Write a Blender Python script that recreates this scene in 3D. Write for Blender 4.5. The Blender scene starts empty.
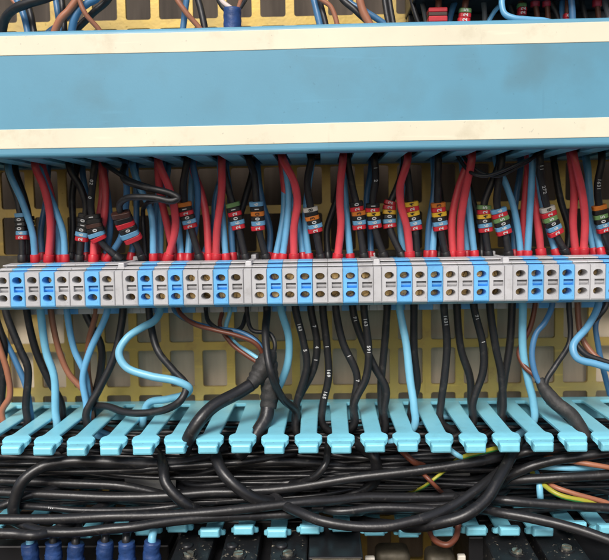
import bpy, bmesh, math, random
from mathutils import Vector, Matrix
from mathutils.geometry import delaunay_2d_cdt
random.seed(7)
S = 0.001                                   # everything below is written in millimetres
scene = bpy.context.scene
COL = scene.collection

# ------------------------------------------------------------------ camera
F, CXP, CYP, DC = 740.0, 304.5, 280.0, 345.0
VX, VY, ROLL = 322.0, 218.0, 0.0140
n = Vector(((VX-CXP)/F, (CYP-VY)/F, -1.0))
xc = Vector((1.0, ROLL, n.x + ROLL*n.y)).normalized()
yc = n.normalized()
zc = xc.cross(yc)
def W(px, py, d):
    """point of the place seen at this spot of the photo, d mm in front of the mounting panel"""
    v = Vector(((px-CXP)/F, (CYP-py)/F, -1.0))
    w = Vector((xc.dot(v), yc.dot(v), zc.dot(v)))
    t = (DC-d)/w.y
    return Vector((w.x*t, -DC + w.y*t, w.z*t))
def P(p):
    v = p - Vector((0, -DC, 0))
    c = xc*v.x + yc*v.y + zc*v.z
    return (CXP - F*c.x/c.z, CYP + F*c.y/c.z)
R = Matrix((xc, yc, zc))                    # rows: world axes seen from the camera = camera-to-world
cam = bpy.data.cameras.new('camera'); camo = bpy.data.objects.new('camera', cam); COL.objects.link(camo)
camo.matrix_world = Matrix.Translation(Vector((0, -DC*S, 0))) @ R.to_4x4()
cam.sensor_width = 36; cam.lens = F/609*36; cam.clip_start = 0.01; cam.clip_end = 50
cam.dof.use_dof = True; cam.dof.focus_distance = 0.290; cam.dof.aperture_fstop = 15
scene.camera = camo

# ------------------------------------------------------------------ materials
def lin(r, g, b):
    f = lambda c: (c/255/12.92 if c/255 <= 0.04045 else ((c/255+0.055)/1.055)**2.4)
    return (f(r), f(g), f(b), 1)
MATS = {}
def mat(name, col, rough=0.45, metal=0.0, bump=0.0, bscale=900, var=0.12, vscale=120, dirt=0.0, dirtcol=(60, 50, 40),
        dscale=60, rand=0.0, spec=0.5, col2=None, stretch=None, dlo=.56, dhi=.72, speck=0.0, scratch=0.0):
    m = bpy.data.materials.new(name); m.use_nodes = True
    nt = m.node_tree; N = nt.nodes; L = nt.links
    b = N['Principled BSDF']
    b.inputs['Roughness'].default_value = rough; b.inputs['Metallic'].default_value = metal
    b.inputs['Specular IOR Level'].default_value = spec
    tc = N.new('ShaderNodeTexCoord'); mp = N.new('ShaderNodeMapping'); L.new(tc.outputs['Object'], mp.inputs['Vector'])
    oi = N.new('ShaderNodeObjectInfo')
    va = N.new('ShaderNodeVectorMath'); va.operation = 'ADD'
    rv = N.new('ShaderNodeMath'); rv.operation = 'MULTIPLY'; rv.inputs[1].default_value = 3.0; L.new(oi.outputs['Random'], rv.inputs[0])
    L.new(mp.outputs['Vector'], va.inputs[0]); L.new(rv.outputs[0], va.inputs[1])
    if stretch: mp.inputs['Scale'].default_value = stretch
    def noise(sc, det=3, ro=.55):
        t = N.new('ShaderNodeTexNoise'); t.inputs['Scale'].default_value = sc; t.inputs['Detail'].default_value = det
        t.inputs['Roughness'].default_value = ro; L.new(va.outputs[0], t.inputs['Vector']); return t
    base = lin(*col)
    c2 = lin(*col2) if col2 else tuple(c*(1-2*var) for c in base[:3])+(1,)
    mx = N.new('ShaderNodeMix'); mx.data_type = 'RGBA'
    mx.inputs['A'].default_value = tuple(min(1, c*(1+var*.5)) for c in base[:3])+(1,) if not col2 else base
    mx.inputs['B'].default_value = c2
    nz = noise(vscale, 4); mr = N.new('ShaderNodeMapRange'); mr.inputs['From Min'].default_value = .3; mr.inputs['From Max'].default_value = .7
    L.new(nz.outputs['Fac'], mr.inputs['Value']); L.new(mr.outputs[0], mx.inputs['Factor'])
    out = mx.outputs['Result']
    if dirt > 0:
        dn = noise(dscale, 6, .65); dr = N.new('ShaderNodeMapRange'); dr.inputs['From Min'].default_value = dlo; dr.inputs['From Max'].default_value = dhi
        dr.inputs['To Max'].default_value = dirt
        L.new(dn.outputs['Fac'], dr.inputs['Value'])
        dm = N.new('ShaderNodeMix'); dm.data_type = 'RGBA'; L.new(dr.outputs[0], dm.inputs['Factor']); L.new(out, dm.inputs['A'])
        dm.inputs['B'].default_value = lin(*dirtcol); out = dm.outputs['Result']
    for amt, sc_, strv, lo, hi, dark in ((speck, 640, (1, 1, 1), .725, .75, .35), (scratch, 260, (.10, 1, 1.3), .66, .72, 1.25), (scratch, 300, (1.1, 1, .09), .70, .75, .6)):
        if amt <= 0: continue
        m2 = N.new('ShaderNodeMapping'); m2.inputs['Scale'].default_value = strv; m2.inputs['Rotation'].default_value = (0, .12 if dark > 1 else .5, 0)
        L.new(tc.outputs['Object'], m2.inputs['Vector'])
        t2 = N.new('ShaderNodeTexNoise'); t2.inputs['Scale'].default_value = sc_; t2.inputs['Detail'].default_value = 2; L.new(m2.outputs['Vector'], t2.inputs['Vector'])
        r3 = N.new('ShaderNodeMapRange'); r3.inputs['From Min'].default_value = lo; r3.inputs['From Max'].default_value = hi; r3.inputs['To Max'].default_value = amt
        L.new(t2.outputs['Fac'], r3.inputs['Value'])
        m3 = N.new('ShaderNodeMix'); m3.data_type = 'RGBA'; L.new(r3.outputs[0], m3.inputs['Factor']); L.new(out, m3.inputs['A'])
        m3.inputs['B'].default_value = tuple(min(1, c*dark) for c in base[:3])+(1,); out = m3.outputs['Result']
    if rand > 0:
        hs = N.new('ShaderNodeHueSaturation'); r2 = N.new('ShaderNodeMapRange')
        r2.inputs['To Min'].default_value = 1-rand; r2.inputs['To Max'].default_value = 1+rand
        L.new(oi.outputs['Random'], r2.inputs['Value']); L.new(r2.outputs[0], hs.inputs['Value']); L.new(out, hs.inputs['Color']); out = hs.outputs['Color']
    L.new(out, b.inputs['Base Color'])
    rn = N.new('ShaderNodeMapRange'); rn.inputs['To Min'].default_value = max(.05, rough-.1); rn.inputs['To Max'].default_value = min(1, rough+.12)
    L.new(nz.outputs['Fac'], rn.inputs['Value']); L.new(rn.outputs[0], b.inputs['Roughness'])
    if bump > 0:
        bn = noise(bscale, 3); bp = N.new('ShaderNodeBump'); bp.inputs['Strength'].default_value = bump; bp.inputs['Distance'].default_value = 0.0004
        L.new(bn.outputs['Fac'], bp.inputs['Height']); L.new(bp.outputs['Normal'], b.inputs['Normal'])
    MATS[name] = m
    return m
mat('panel_metal', (212, 180, 92), .38, .5, .15, 700, col2=(164, 144, 98), vscale=26, dirt=.55, dirtcol=(138, 104, 76), dscale=55, speck=.5, scratch=.35)
mat('wall_paint', (206, 192, 170), .6, 0, .1, 300, var=.16, vscale=50, stretch=(1.6, 1, .25), dirt=.5, dirtcol=(126, 114, 98), dscale=40)  # stretched vertical streaks paint reflections into the colour
mat('shaded_wall_paint', (112, 98, 84), .6, 0, .1, 300, var=.3, vscale=60, stretch=(1.8, 1, .16), dirt=.6, dirtcol=(52, 44, 38), dscale=50, dlo=.45)  # colour darkened to hold the upper zone's shade; streaks imitate reflections
mat('lid_plastic', (101, 163, 190), .38, 0, .05, 1500, var=.05, vscale=22, dirt=.5, dirtcol=(92, 130, 142), dscale=20, dlo=.52, dhi=.8, speck=.22, scratch=.14)
mat('stripe_plastic', (238, 231, 206), .42, 0, .04, 1500, var=.04, vscale=40, dirt=.6, dirtcol=(186, 170, 136), dscale=60, dlo=.57, dhi=.84, speck=.3, scratch=.25)
mat('duct_plastic', (136, 216, 236), .36, 0, .05, 1200, var=.05, vscale=60, dirt=.35, dirtcol=(96, 148, 154), dscale=110, dlo=.52, dhi=.8, speck=.5, scratch=.25, rand=.05)
mat('grey_plastic', (200, 200, 202), .42, 0, .10, 1800, var=.05, vscale=150, dirt=.5, dirtcol=(120, 112, 104), dscale=160, rand=.05, dlo=.54, dhi=.82, speck=.5, scratch=.2)
mat('blue_plastic', (116, 194, 248), .40, 0, .10, 1800, var=.05, vscale=150, dirt=.4, dirtcol=(60, 110, 150), dscale=160, rand=.05, dlo=.54, dhi=.82, speck=.5, scratch=.2)
mat('screw_metal', (206, 178, 128), .3, .85, .25, 1500, var=.3, vscale=300, dirt=.6, dirtcol=(50, 40, 28), dscale=420, rand=.4)
mat('steel_metal', (200, 196, 180), .32, .85, .2, 1200, var=.2, vscale=300, dirt=.6, dirtcol=(110, 90, 50), dscale=300)
mat('red_pvc', (218, 76, 84), .34, 0, .06, 700, var=.08, vscale=150, rand=.10)
mat('blue_pvc', (110, 176, 216), .36, 0, .06, 700, var=.08, vscale=150, rand=.10)
mat('navy_pvc', (72, 122, 164), .36, 0, .06, 700, var=.08, vscale=150, rand=.15)
mat('sky_pvc', (130, 200, 228), .34, 0, .06, 700, var=.06, vscale=150, rand=.05)
mat('brown_pvc', (160, 104, 78), .4, 0, .06, 700, var=.08, vscale=150, rand=.15)
mat('rust_pvc', (112, 62, 44), .4, 0, .06, 700, var=.08, vscale=150, rand=.1)
mat('black_pvc', (35, 35, 37), .44, 0, .10, 900, var=.12, vscale=150, rand=.2, dirt=.25, dirtcol=(110, 105, 98), dscale=260)
mat('grey_pvc', (104, 104, 104), .42, 0, .08, 900, var=.1, vscale=150, rand=.1)
mat('white_pvc', (214, 196, 190), .4, 0, .05, 900, var=.05, vscale=150)
mat('yellow_pvc', (168, 164, 56), .38, 0, .05, 900, var=.06, vscale=150)
mat('green_pvc', (52, 120, 60), .4, 0, .05, 900, var=.06, vscale=150)
mat('black_rubber', (36, 36, 38), .34, 0, .16, 800, var=.14, vscale=120, rand=.16, dirt=.3, dirtcol=(118, 113, 106), dscale=420, dlo=.58, dhi=.74)
mat('tape_cloth', (52, 51, 50), .62, 0, .9, 380, var=.2, vscale=160, dirt=.3, dirtcol=(110, 106, 100), dscale=200)
mat('ferrule_red', (196, 40, 52), .35, 0, .05, 900, var=.1, vscale=200, rand=.1)
mat('ferrule_black', (34, 34, 36), .35, 0, .05, 900, var=.1, vscale=200)
mat('sleeve_blue', (44, 74, 128), .45, 0, .7, 420, var=.22, vscale=260, rand=.1)
mat('box_black', (30, 30, 32), .42, 0, .12, 900, var=.15, vscale=150, dirt=.85, dirtcol=(170, 160, 140), dscale=520, dlo=.61, dhi=.68)
mat('ribbon_grey', (100, 100, 98), .4, 0, .1, 700, var=.1, vscale=120)
mat('white_plastic', (235, 228, 214), .4, 0, .05, 900, var=.05, vscale=150)
mat('steel_dull', (104, 97, 82), .55, .3, .3, 500, var=.2, vscale=200, dirt=.6, dirtcol=(90, 82, 66), dscale=160)
mat('ink_white', (206, 206, 204), .5, var=.02); mat('ink_black', (24, 24, 24), .5, var=.02)
def smears(m, spots):
    """old wiped stains of their own shape on the lid"""
    nt = m.node_tree; N = nt.nodes; L = nt.links; b = N['Principled BSDF']
    out = b.inputs['Base Color'].links[0].from_socket
    tc = N.new('ShaderNodeTexCoord'); nz = N.new('ShaderNodeTexNoise'); nz.inputs['Scale'].default_value = 70; nz.inputs['Detail'].default_value = 4
    L.new(tc.outputs['Object'], nz.inputs['Vector'])
    sc_ = N.new('ShaderNodeVectorMath'); sc_.operation = 'MULTIPLY_ADD'; sc_.inputs[1].default_value = (.016, .016, .016); L.new(nz.outputs['Color'], sc_.inputs[0]); L.new(tc.outputs['Object'], sc_.inputs[2])
    for (x, y, z), r0, r1, amt in spots:
        d = N.new('ShaderNodeVectorMath'); d.operation = 'DISTANCE'; L.new(sc_.outputs[0], d.inputs[0]); d.inputs[1].default_value = (x*S+.008, y*S+.008, z*S+.008)
        a = N.new('ShaderNodeMapRange'); a.interpolation_type = 'SMOOTHSTEP'; a.inputs['From Min'].default_value = r1*S; a.inputs['From Max'].default_value = r0*S; a.inputs['To Max'].default_value = amt
        L.new(d.outputs['Value'], a.inputs['Value'])
        mx = N.new('ShaderNodeMix'); mx.data_type = 'RGBA'; L.new(a.outputs[0], mx.inputs['Factor']); L.new(out, mx.inputs['A']); mx.inputs['B'].default_value = lin(92, 128, 140); out = mx.outputs['Result']
    L.new(out, b.inputs['Base Color'])
for nm, c in dict(red=(196, 36, 48), blue=(104, 160, 196), black=(26, 25, 25), orange=(206, 116, 40), yellow=(226, 178, 48), green=(104, 140, 84),
                  grey=(184, 178, 168), brown=(70, 44, 36)).items():
    mat('tag_'+nm, c, .42, 0, .06, 900, var=.1, vscale=220, dirt=.3, dirtcol=(60, 52, 46), dscale=260)

# ------------------------------------------------------------------ objects
ORG = {}
def link(o, parent, origin):
    COL.objects.link(o)
    ORG[o.name] = Vector(origin)
    if parent is not None:
        o.parent = parent; o.location = (Vector(origin) - ORG[parent.name])*S
    else: o.location = Vector(origin)*S
    return o
def obj(name, bm, m, parent=None, origin=None, smooth=False):
    """one mesh object; bm is in world millimetres"""
    if origin is None:
        if parent is not None: origin = ORG[parent.name]
        else:
            vs = [v.co for v in bm.verts]
            origin = Vector((sum(v.x for v in vs)/len(vs), sum(v.y for v in vs)/len(vs), min(v.z for v in vs)))
    origin = Vector(origin)
    for v in bm.verts: v.co = (v.co - origin)*S
    me = bpy.data.meshes.new(name); bm.normal_update(); bm.to_mesh(me); bm.free()
    me.materials.append(MATS[m])
    if smooth: me.polygons.foreach_set('use_smooth', [True]*len(me.polygons))
    return link(bpy.data.objects.new(name, me), parent, origin)
def empty(name, origin):
    o = bpy.data.objects.new(name, None); o.empty_display_size = .005
    return link(o, None, origin)
LABELS = {}
def tag(o, label, cat, group=None, kind=None):
    if label in LABELS: print('DUPLICATE LABEL', label)
    LABELS[label] = 1
    nw = len(label.replace('-', ' ').split())
    if nw > 16 or nw < 4: print('LABEL LENGTH', nw, label)
    o['label'] = label; o['category'] = cat
    if group: o['group'] = group
    if kind: o['kind'] = kind
    return o
def box(bm, x0, x1, d0, d1, z0, z1, bev=0.0, seg=2):
    """d = millimetres in front of the panel"""
    b2 = bmesh.new()
    bmesh.ops.create_cube(b2, size=1)
    for v in b2.verts:
        v.co = Vector(((x0+x1)/2 + v.co.x*(x1-x0), -((d0+d1)/2 + v.co.y*(d1-d0)), (z0+z1)/2 + v.co.z*(z1-z0)))
    bmesh.ops.recalc_face_normals(b2, faces=b2.faces)
    if bev > 0: bmesh.ops.bevel(b2, geom=list(b2.edges), offset=bev, segments=seg, affect='EDGES', profile=.5)
    merge(bm, b2)
def merge(bm, b2):
    me = bpy.data.meshes.new('tmp'); b2.to_mesh(me); b2.free(); bm.from_mesh(me); bpy.data.meshes.remove(me)
def loft(bm, rings, cap=True):
    vs = [[bm.verts.new(p) for p in r] for r in rings]
    k = len(rings[0])
    for a, b in zip(vs, vs[1:]):
        for i in range(k):
            bm.faces.new((a[i], a[(i+1) % k], b[(i+1) % k], b[i]))
    if cap:
        bm.faces.new(vs[0][::-1]); bm.faces.new(vs[-1])
def fix(bm):
    bmesh.ops.recalc_face_normals(bm, faces=bm.faces); return bm
def spline(pts, per=8):
    pts = [Vector(p) for p in pts]
    q = [pts[0]*2-pts[1]] + pts + [pts[-1]*2-pts[-2]]
    out = []
    for i in range(1, len(q)-2):
        p0, p1, p2, p3 = q[i-1:i+3]
        t0 = 0; t1 = t0+max(1e-3, (p1-p0).length)**.5; t2 = t1+max(1e-3, (p2-p1).length)**.5; t3 = t2+max(1e-3, (p3-p2).length)**.5
        for k in range(per):
            t = t1+(t2-t1)*k/per
            a1 = p0*((t1-t)/(t1-t0))+p1*((t-t0)/(t1-t0)); a2 = p1*((t2-t)/(t2-t1))+p2*((t-t1)/(t2-t1)); a3 = p2*((t3-t)/(t3-t2))+p3*((t-t2)/(t3-t2))
            b1 = a1*((t2-t)/(t2-t0))+a2*((t-t0)/(t2-t0)); b2 = a2*((t3-t)/(t3-t1))+a3*((t-t1)/(t3-t1))
            out.append(b1*((t2-t)/(t2-t1))+b2*((t-t1)/(t2-t1)))
    out.append(pts[-1])
    return out
def frames(path):
    T = []
    for i in range(len(path)):
        a = path[max(0, i-1)]; b = path[min(len(path)-1, i+1)]
        T.append((b-a).normalized())
    fr = []
    u = Vector((0, -1, 0)) - T[0]*T[0].dot(Vector((0, -1, 0)))
    if u.length < .1: u = Vector((1, 0, 0)) - T[0]*T[0].x
    u.normalize()
    for t in T:
        u = (u - t*u.dot(t)).normalized()
        fr.append((t, u, t.cross(u)))
    return fr
def tube(path, rad, sides=12, wob=0.0):
    bm = bmesh.new(); fr = frames(path); rings = []
    for i, (p, (t, u, w)) in enumerate(zip(path, fr)):
        r = rad(i/(len(path)-1)) if callable(rad) else rad
        ring = []
        for k in range(sides):
            a = 2*math.pi*k/sides
            rr = r*(1+wob*random.uniform(-1, 1))
            ring.append(p + (u*math.cos(a)+w*math.sin(a))*rr)
        rings.append(ring)
    loft(bm, rings)
    return fix(bm)
def lengths(path):
    s = [0]
    for a, b in zip(path, path[1:]): s.append(s[-1]+(b-a).length)
    return s
def at_len(path, s, x):
    for i in range(len(path)-1):
        if s[i+1] >= x:
            f = (x-s[i])/max(1e-6, s[i+1]-s[i]); return path[i].lerp(path[i+1], f), (path[i+1]-path[i]).normalized()
    return path[-1], (path[-1]-path[-2]).normalized()

# flat glyphs, cut once from the default font
GLYPH = {}
def glyph(ch):
    if ch not in GLYPH:
        cu = bpy.data.curves.new('glyph', 'FONT'); cu.body = ch; cu.align_x = 'CENTER'; cu.size = 1.0; cu.resolution_u = 3; cu.offset = .025
        o = bpy.data.objects.new('glyph', cu); COL.objects.link(o)
        dg = bpy.context.evaluated_depsgraph_get(); dg.update()
        me = bpy.data.meshes.new_from_object(o.evaluated_get(dg))
        vs = [v.co.copy() for v in me.vertices]; fs = [tuple(p.vertices) for p in me.polygons]
        ys = [v.y for v in vs]; xs = [v.x for v in vs]; cy = (max(ys)+min(ys))/2; cx = (max(xs)+min(xs))/2
        GLYPH[ch] = ([((v.x-cx), (v.y-cy)) for v in vs], fs)
        COL.objects.unlink(o); bpy.data.objects.remove(o); bpy.data.curves.remove(cu); bpy.data.meshes.remove(me)
    return GLYPH[ch]
def put_glyph(bm, ch, c, right, up, size):
    vs, fs = glyph(ch)
    bv = [bm.verts.new(c + right*(x*size) + up*(y*size)) for x, y in vs]
    for f in fs:
        try: bm.faces.new([bv[i] for i in f])
        except ValueError: pass

ORD = ['first', 'second', 'third', 'fourth', 'fifth', 'sixth', 'seventh', 'eighth']
GRP = ['far left', 'second', 'middle', 'fourth', 'far right']

# ------------------------------------------------------------------ setting: wall behind, perforated panel, rail
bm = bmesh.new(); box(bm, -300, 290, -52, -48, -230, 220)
wl = obj('back_wall', bm, 'shaded_wall_paint'); wl['kind'] = 'structure'
wl['label'] = 'brown cabinet wall coloured dark for shade seen through the upper holes of the yellow panel'; wl['category'] = 'wall'

bm = bmesh.new(); box(bm, -230, 215, -9, -7, -108, -24, .4)  # plate added in front of the wall to catch more light
tag(obj('rear_plate', bm, 'wall_paint'), 'pale grey plate added close behind the lower rows of panel holes', 'plate')
def panel():
    xa = W(134, 370, 0).x; pitch = (W(231, 370, 0).x - xa)/3
    zb = W(304, 389.5, 0).z; zp = (W(304, 345.0, 0).z - zb)
    bm = bmesh.new()
    hw, hh, r, th = (pitch-3.9)/2, (zp-3.8)/2, 1.2, 2.0
    loop = []
    for sx, sz, a0 in ((1, 1, 0), (-1, 1, 90), (-1, -1, 180), (1, -1, 270)):
        for k in range(4):
            a = math.radians(a0+30*k); loop.append((sx*(hw-r)+r*math.cos(a), sz*(hh-r)+r*math.sin(a)))
    i0, i1 = int((-235-xa)/pitch), int((225-xa)/pitch)
    outer = [(pitch/2*a, zp/2*b) for a, b in ((1, 0), (1, 1), (0, 1), (-1, 1), (-1, 0), (-1, -1), (0, -1), (1, -1))]
    pts = [Vector(p) for p in loop+outer]; nl = len(loop); no = len(outer)
    ed = [(i, (i+1) % nl) for i in range(nl)] + [(nl+i, nl+(i+1) % no) for i in range(no)]
    vv, ee, ff, *_ = delaunay_2d_cdt(pts, ed, [], 0, 1e-5)
    inner = lambda c: abs(c[0]) < hw and abs(c[1]) < hh and all(0 == 0 for _ in (0,))
    lset = set((round(x, 4), round(z, 4)) for x, z in loop)
    tri = [f for f in ff if not all((round(vv[i].x, 4), round(vv[i].y, 4)) in lset for i in f)]
    for i in range(i0, i1):
        for j in range(-8, 13):
            cx, cz = xa+pitch*(i+.5), zb+zp*(j+.5)
            fv = [bm.verts.new((cx+v.x, 0, cz+v.y)) for v in vv]
            for f in tri: bm.faces.new([fv[k] for k in f])
            idx = {}
            for k, v in enumerate(vv): idx[(round(v.x, 4), round(v.y, 4))] = k
            fr = [fv[idx[(round(x, 4), round(z, 4))]] for x, z in loop]
            bk = [bm.verts.new((v.co.x, th, v.co.z)) for v in fr]
            for k in range(nl): bm.faces.new((fr[k], fr[(k+1) % nl], bk[(k+1) % nl], bk[k]))
    bmesh.ops.remove_doubles(bm, verts=bm.verts, dist=.002)
    return fix(bm)
tag(obj('perforated_panel', panel(), 'panel_metal'), 'yellow brass coloured perforated metal panel with rows of rounded square holes', 'panel')
bm = bmesh.new(); box(bm, -190, 180, 1.0-.8, 7, -33, -22, .3); box(bm, -190, 180, 6.2, 7.6, -40, -15, .3)
tag(obj('mounting_rail', bm, 'steel_dull'), 'dull steel rail behind the row of grey and blue terminals', 'rail')

# ------------------------------------------------------------------ terminals
FD = 53.0                                   # depth of the front faces
ZT = W(304, 268.2, FD).z; FH = ZT - W(304, 303.2, FD).z
XA = W(9.9, 290, FD).x; XB = W(606, 281, FD).x
PIT = (XB-XA)/(37+4*.54); SP = .54*PIT
def prof(top=0.0, zt=ZT):
    f = FH
    return [(FD-.3, zt-.2), (FD-2.8, zt+.1), (FD-5, zt+.1), (FD-5, zt+.55), (FD-3.2, zt+.55), (FD-3.2, zt+1.05), (FD-8.0, zt+1.35), (FD-11, zt+1.35), (FD-11, zt+1.95),
            (FD-8.2, zt+1.95), (FD-8.2, zt+2.35+top), (FD-16.5, zt+2.75+top), (FD-17, zt+1.2),
            (FD-17.5, zt-3), (22, zt-3), (22, zt+1.8), (9, zt+1.8), (9, zt-f-6.6), (26, zt-f-6.6), (26, zt-f-2.7), (FD-4, zt-f-1.5), (FD-.3, zt-f-.2)]
def terminal_body(w, holes=True, top=0.0):
    """front face with two screw holes and a slot, behind it the stepped profile"""
    bm = bmesh.new(); h = w/2-.07; c = .26
    pr = prof(top)
    L_ = [bm.verts.new((-h, -d, z)) for d, z in pr]; R_ = [bm.verts.new((h, -d, z)) for d, z in pr]
    k = len(pr)
    for i in range(k-1): bm.faces.new((L_[i], L_[i+1], R_[i+1], R_[i]))
    bm.faces.new(L_); bm.faces.new(R_[::-1])
    zt, zb = ZT-.35, ZT-FH+.35; hh = h-c
    outer = [(-hh, zb), (hh, zb), (hh, zt), (-hh, zt)]
    loops = []
    if holes:
        for cz in (ZT-.245*FH, ZT-.76*FH):
            loops.append([(-.05+1.95*math.cos(2*math.pi*a/20), cz+1.5*math.sin(2*math.pi*a/20)) for a in range(20)])
        x0, x1, z0, z1 = -1.45, 2.45, ZT-.585*FH, ZT-.415*FH
        loops.append([(x0, z0), (x1, z0), (x1, z1), (x0, z1)])
    pts, ed = [Vector(p) for p in outer], [(0, 1), (1, 2), (2, 3), (3, 0)]
    for lp in loops:
        s = len(pts); pts += [Vector(p) for p in lp]; ed += [(s+i, s+(i+1) % len(lp)) for i in range(len(lp))]
    vv, ee, ff, *_ = delaunay_2d_cdt(pts, ed, [], 1, 1e-5)
    def inside(p, lp):
        r = False; j = len(lp)-1
        for i in range(len(lp)):
            if (lp[i][1] > p[1]) != (lp[j][1] > p[1]) and p[0] < (lp[j][0]-lp[i][0])*(p[1]-lp[i][1])/(lp[j][1]-lp[i][1])+lp[i][0]: r = not r
            j = i
        return r
    fv = [bm.verts.new((v.x, -FD, v.y)) for v in vv]
    for f in ff:
        cx = sum(vv[i].x for i in f)/len(f); cz = sum(vv[i].y for i in f)/len(f)
        if not any(inside((cx, cz), lp) for lp in loops): bm.faces.new([fv[i] for i in f])
    fo = [bm.verts.new((x, -FD, z)) for x, z in outer]
    ro = [L_[-1], R_[-1], R_[0], L_[0]]
    for i in range(4): bm.faces.new((fo[i], fo[(i+1) % 4], ro[(i+1) % 4], ro[i]))
    for n_, lp in enumerate(loops):
        if n_ < 2:
            cz = sum(p[1] for p in lp)/len(lp)
            rings = [[Vector((x, -FD, z)) for x, z in lp]]
            for d, s_ in ((FD-.5, .93), (FD-10.5, .84)):
                rings.append([Vector((x*s_, -d, cz+(z-cz)*(s_ if s_ > .9 else 1.0*s_))) for x, z in lp])
            loft(bm, rings, cap=False)
        else:
            b2 = [Vector((x, -FD, z)) for x, z in lp]; b3 = [Vector((x, -FD+2.4, z)) for x, z in lp]
            loft(bm, [b2, b3], cap=False)
            # slightly bowed floor
            zs = [z0+(z1-z0)*i/6 for i in range(7)]
            a_ = [bm.verts.new((x0, -(FD-2.4+1.3*math.sin(math.pi*i/6)), z)) for i, z in enumerate(zs)]
            b_ = [bm.verts.new((x1, -(FD-2.4+1.3*math.sin(math.pi*i/6)), z)) for i, z in enumerate(zs)]
            for i in range(6): bm.faces.new((a_[i], b_[i], b_[i+1], a_[i+1]))
    bmesh.ops.remove_doubles(bm, verts=bm.verts, dist=.003)
    return fix(bm)
def screw_mesh(cx, cz, d, r=1.55, ang=0.0, tilt=0.0):
    """slotted head; the slot is a real groove"""
    bm = bmesh.new(); g = .27*r
    for s in (1, -1):
        poly = []
        a0 = math.asin(g/r)
        for k in range(11):
            a = a0+(math.pi-2*a0)*k/10; poly.append((r*math.cos(a), s*r*math.sin(a)))
        loft(bm, [[Vector((x, 0, z)) for x, z in poly], [Vector((x*.93, -1.2, z*.95+s*.03)) for x, z in poly]])
    loft(bm, [[Vector((r*.97*math.cos(a*math.pi/10), .1, r*.97*math.sin(a*math.pi/10))) for a in range(20)], [Vector((r*.97*math.cos(a*math.pi/10), -.05, r*.97*math.sin(a*math.pi/10))) for a in range(20)]])
    rot = Matrix.Rotation(tilt, 4, 'X') @ Matrix.Rotation(ang, 4, 'Y')
    for v in bm.verts: v.co = rot @ v.co + Vector((cx, -d, cz))
    return fix(bm)
protos = {}
blocks = []                                 # (left, right, colour word, label of place)
def children(o): return [c for c in bpy.data.objects if c.parent == o]
def make_terminal(color):
    root = empty('terminal_block', (0, -FD, ZT-FH))
    obj('body', terminal_body(PIT), color+'_plastic', root)
    for fz in (.245, .76):
        obj('screw', screw_mesh(-.05, ZT-fz*FH, FD-6.8, 1.55, 0), 'screw_metal', root, (-.05, -FD+6.8, ZT-fz*FH)).rotation_euler.y = random.uniform(0, 3)
    return root
scr = [screw_mesh(-.05, 0, 0, 1.5, a) for a in (0,)]
for b in scr: b.free()
seq = 'GBGBGGBG'
lay = [('G', None, None)]
for gi, nb in enumerate((7, 8, 8, 8, 6)):
    pass
x = XA
def place_terminal(x0, c, where):
    col = 'blue' if c == 'B' else 'grey'
    cx = x0+PIT/2
    if col not in protos: protos[col] = make_terminal(col); root = protos[col]; src = root
    else:
        src = protos[col]; root = src.copy(); COL.objects.link(root); ORG[root.name] = ORG[src.name].copy()
        for ch in children(src):
            if ch.name.startswith(('body', 'screw')):
                c2 = ch.copy(); COL.objects.link(c2); c2.parent = root
                if ch.name.startswith('screw'):
                    c2.rotation_euler = (random.uniform(-.12, .12), random.uniform(0, 3.1), 0)
    root.location = Vector((cx, -FD, ZT-FH))*S
    for k in ('label', 'category', 'group'):
        if k in root: del root[k]
    tag(root, f'{col} screw terminal, {where}', 'terminal', 'grey and blue screw terminals on the rail')
    blocks.append((x0, x0+PIT, col, where))
place_terminal(XA-PIT, 'G', 'cut off by the left picture edge')
spacers = []
for gi, nb in enumerate((7, 8, 8, 8, 6)):
    s = seq[8-nb:] if gi == 0 else seq[:nb]
    for i, c in enumerate(s):
        place_terminal(x, c, f'{ORD[i]} from the left in the {GRP[gi]} group'); x += PIT
    if gi < 4: spacers.append(x); x += SP
place_terminal(x, 'B', 'cut off by the right picture edge')
for i, sx in enumerate(spacers):
    o = obj('end_bracket', terminal_body(SP, False, .0), 'grey_plastic', None, (0, -FD, ZT-FH))
    bm = bmesh.new(); box(bm, -SP/2+.35, SP/2-.35, 26, FD-4.5, ZT-1, ZT+2.9, .4)
    obj('top_ridge', bm, 'grey_plastic', o)
    bm = bmesh.new(); box(bm, -SP/2+.5, SP/2-.5, 12, 25.4, ZT-3, ZT+4.4, .4)
    obj('clamp', bm, 'grey_plastic', o)
    o.location = Vector((sx+SP/2, -FD, ZT-FH))*S
    tag(o, f'narrow plain grey end bracket between the {GRP[i]} and {GRP[i+1]} terminal groups', 'bracket', 'end brackets between terminal groups')
for gi in range(2):
    pass

def where_block(x):
    return min(blocks, key=lambda b: abs((b[0]+b[1])/2-x))[3]

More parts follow.
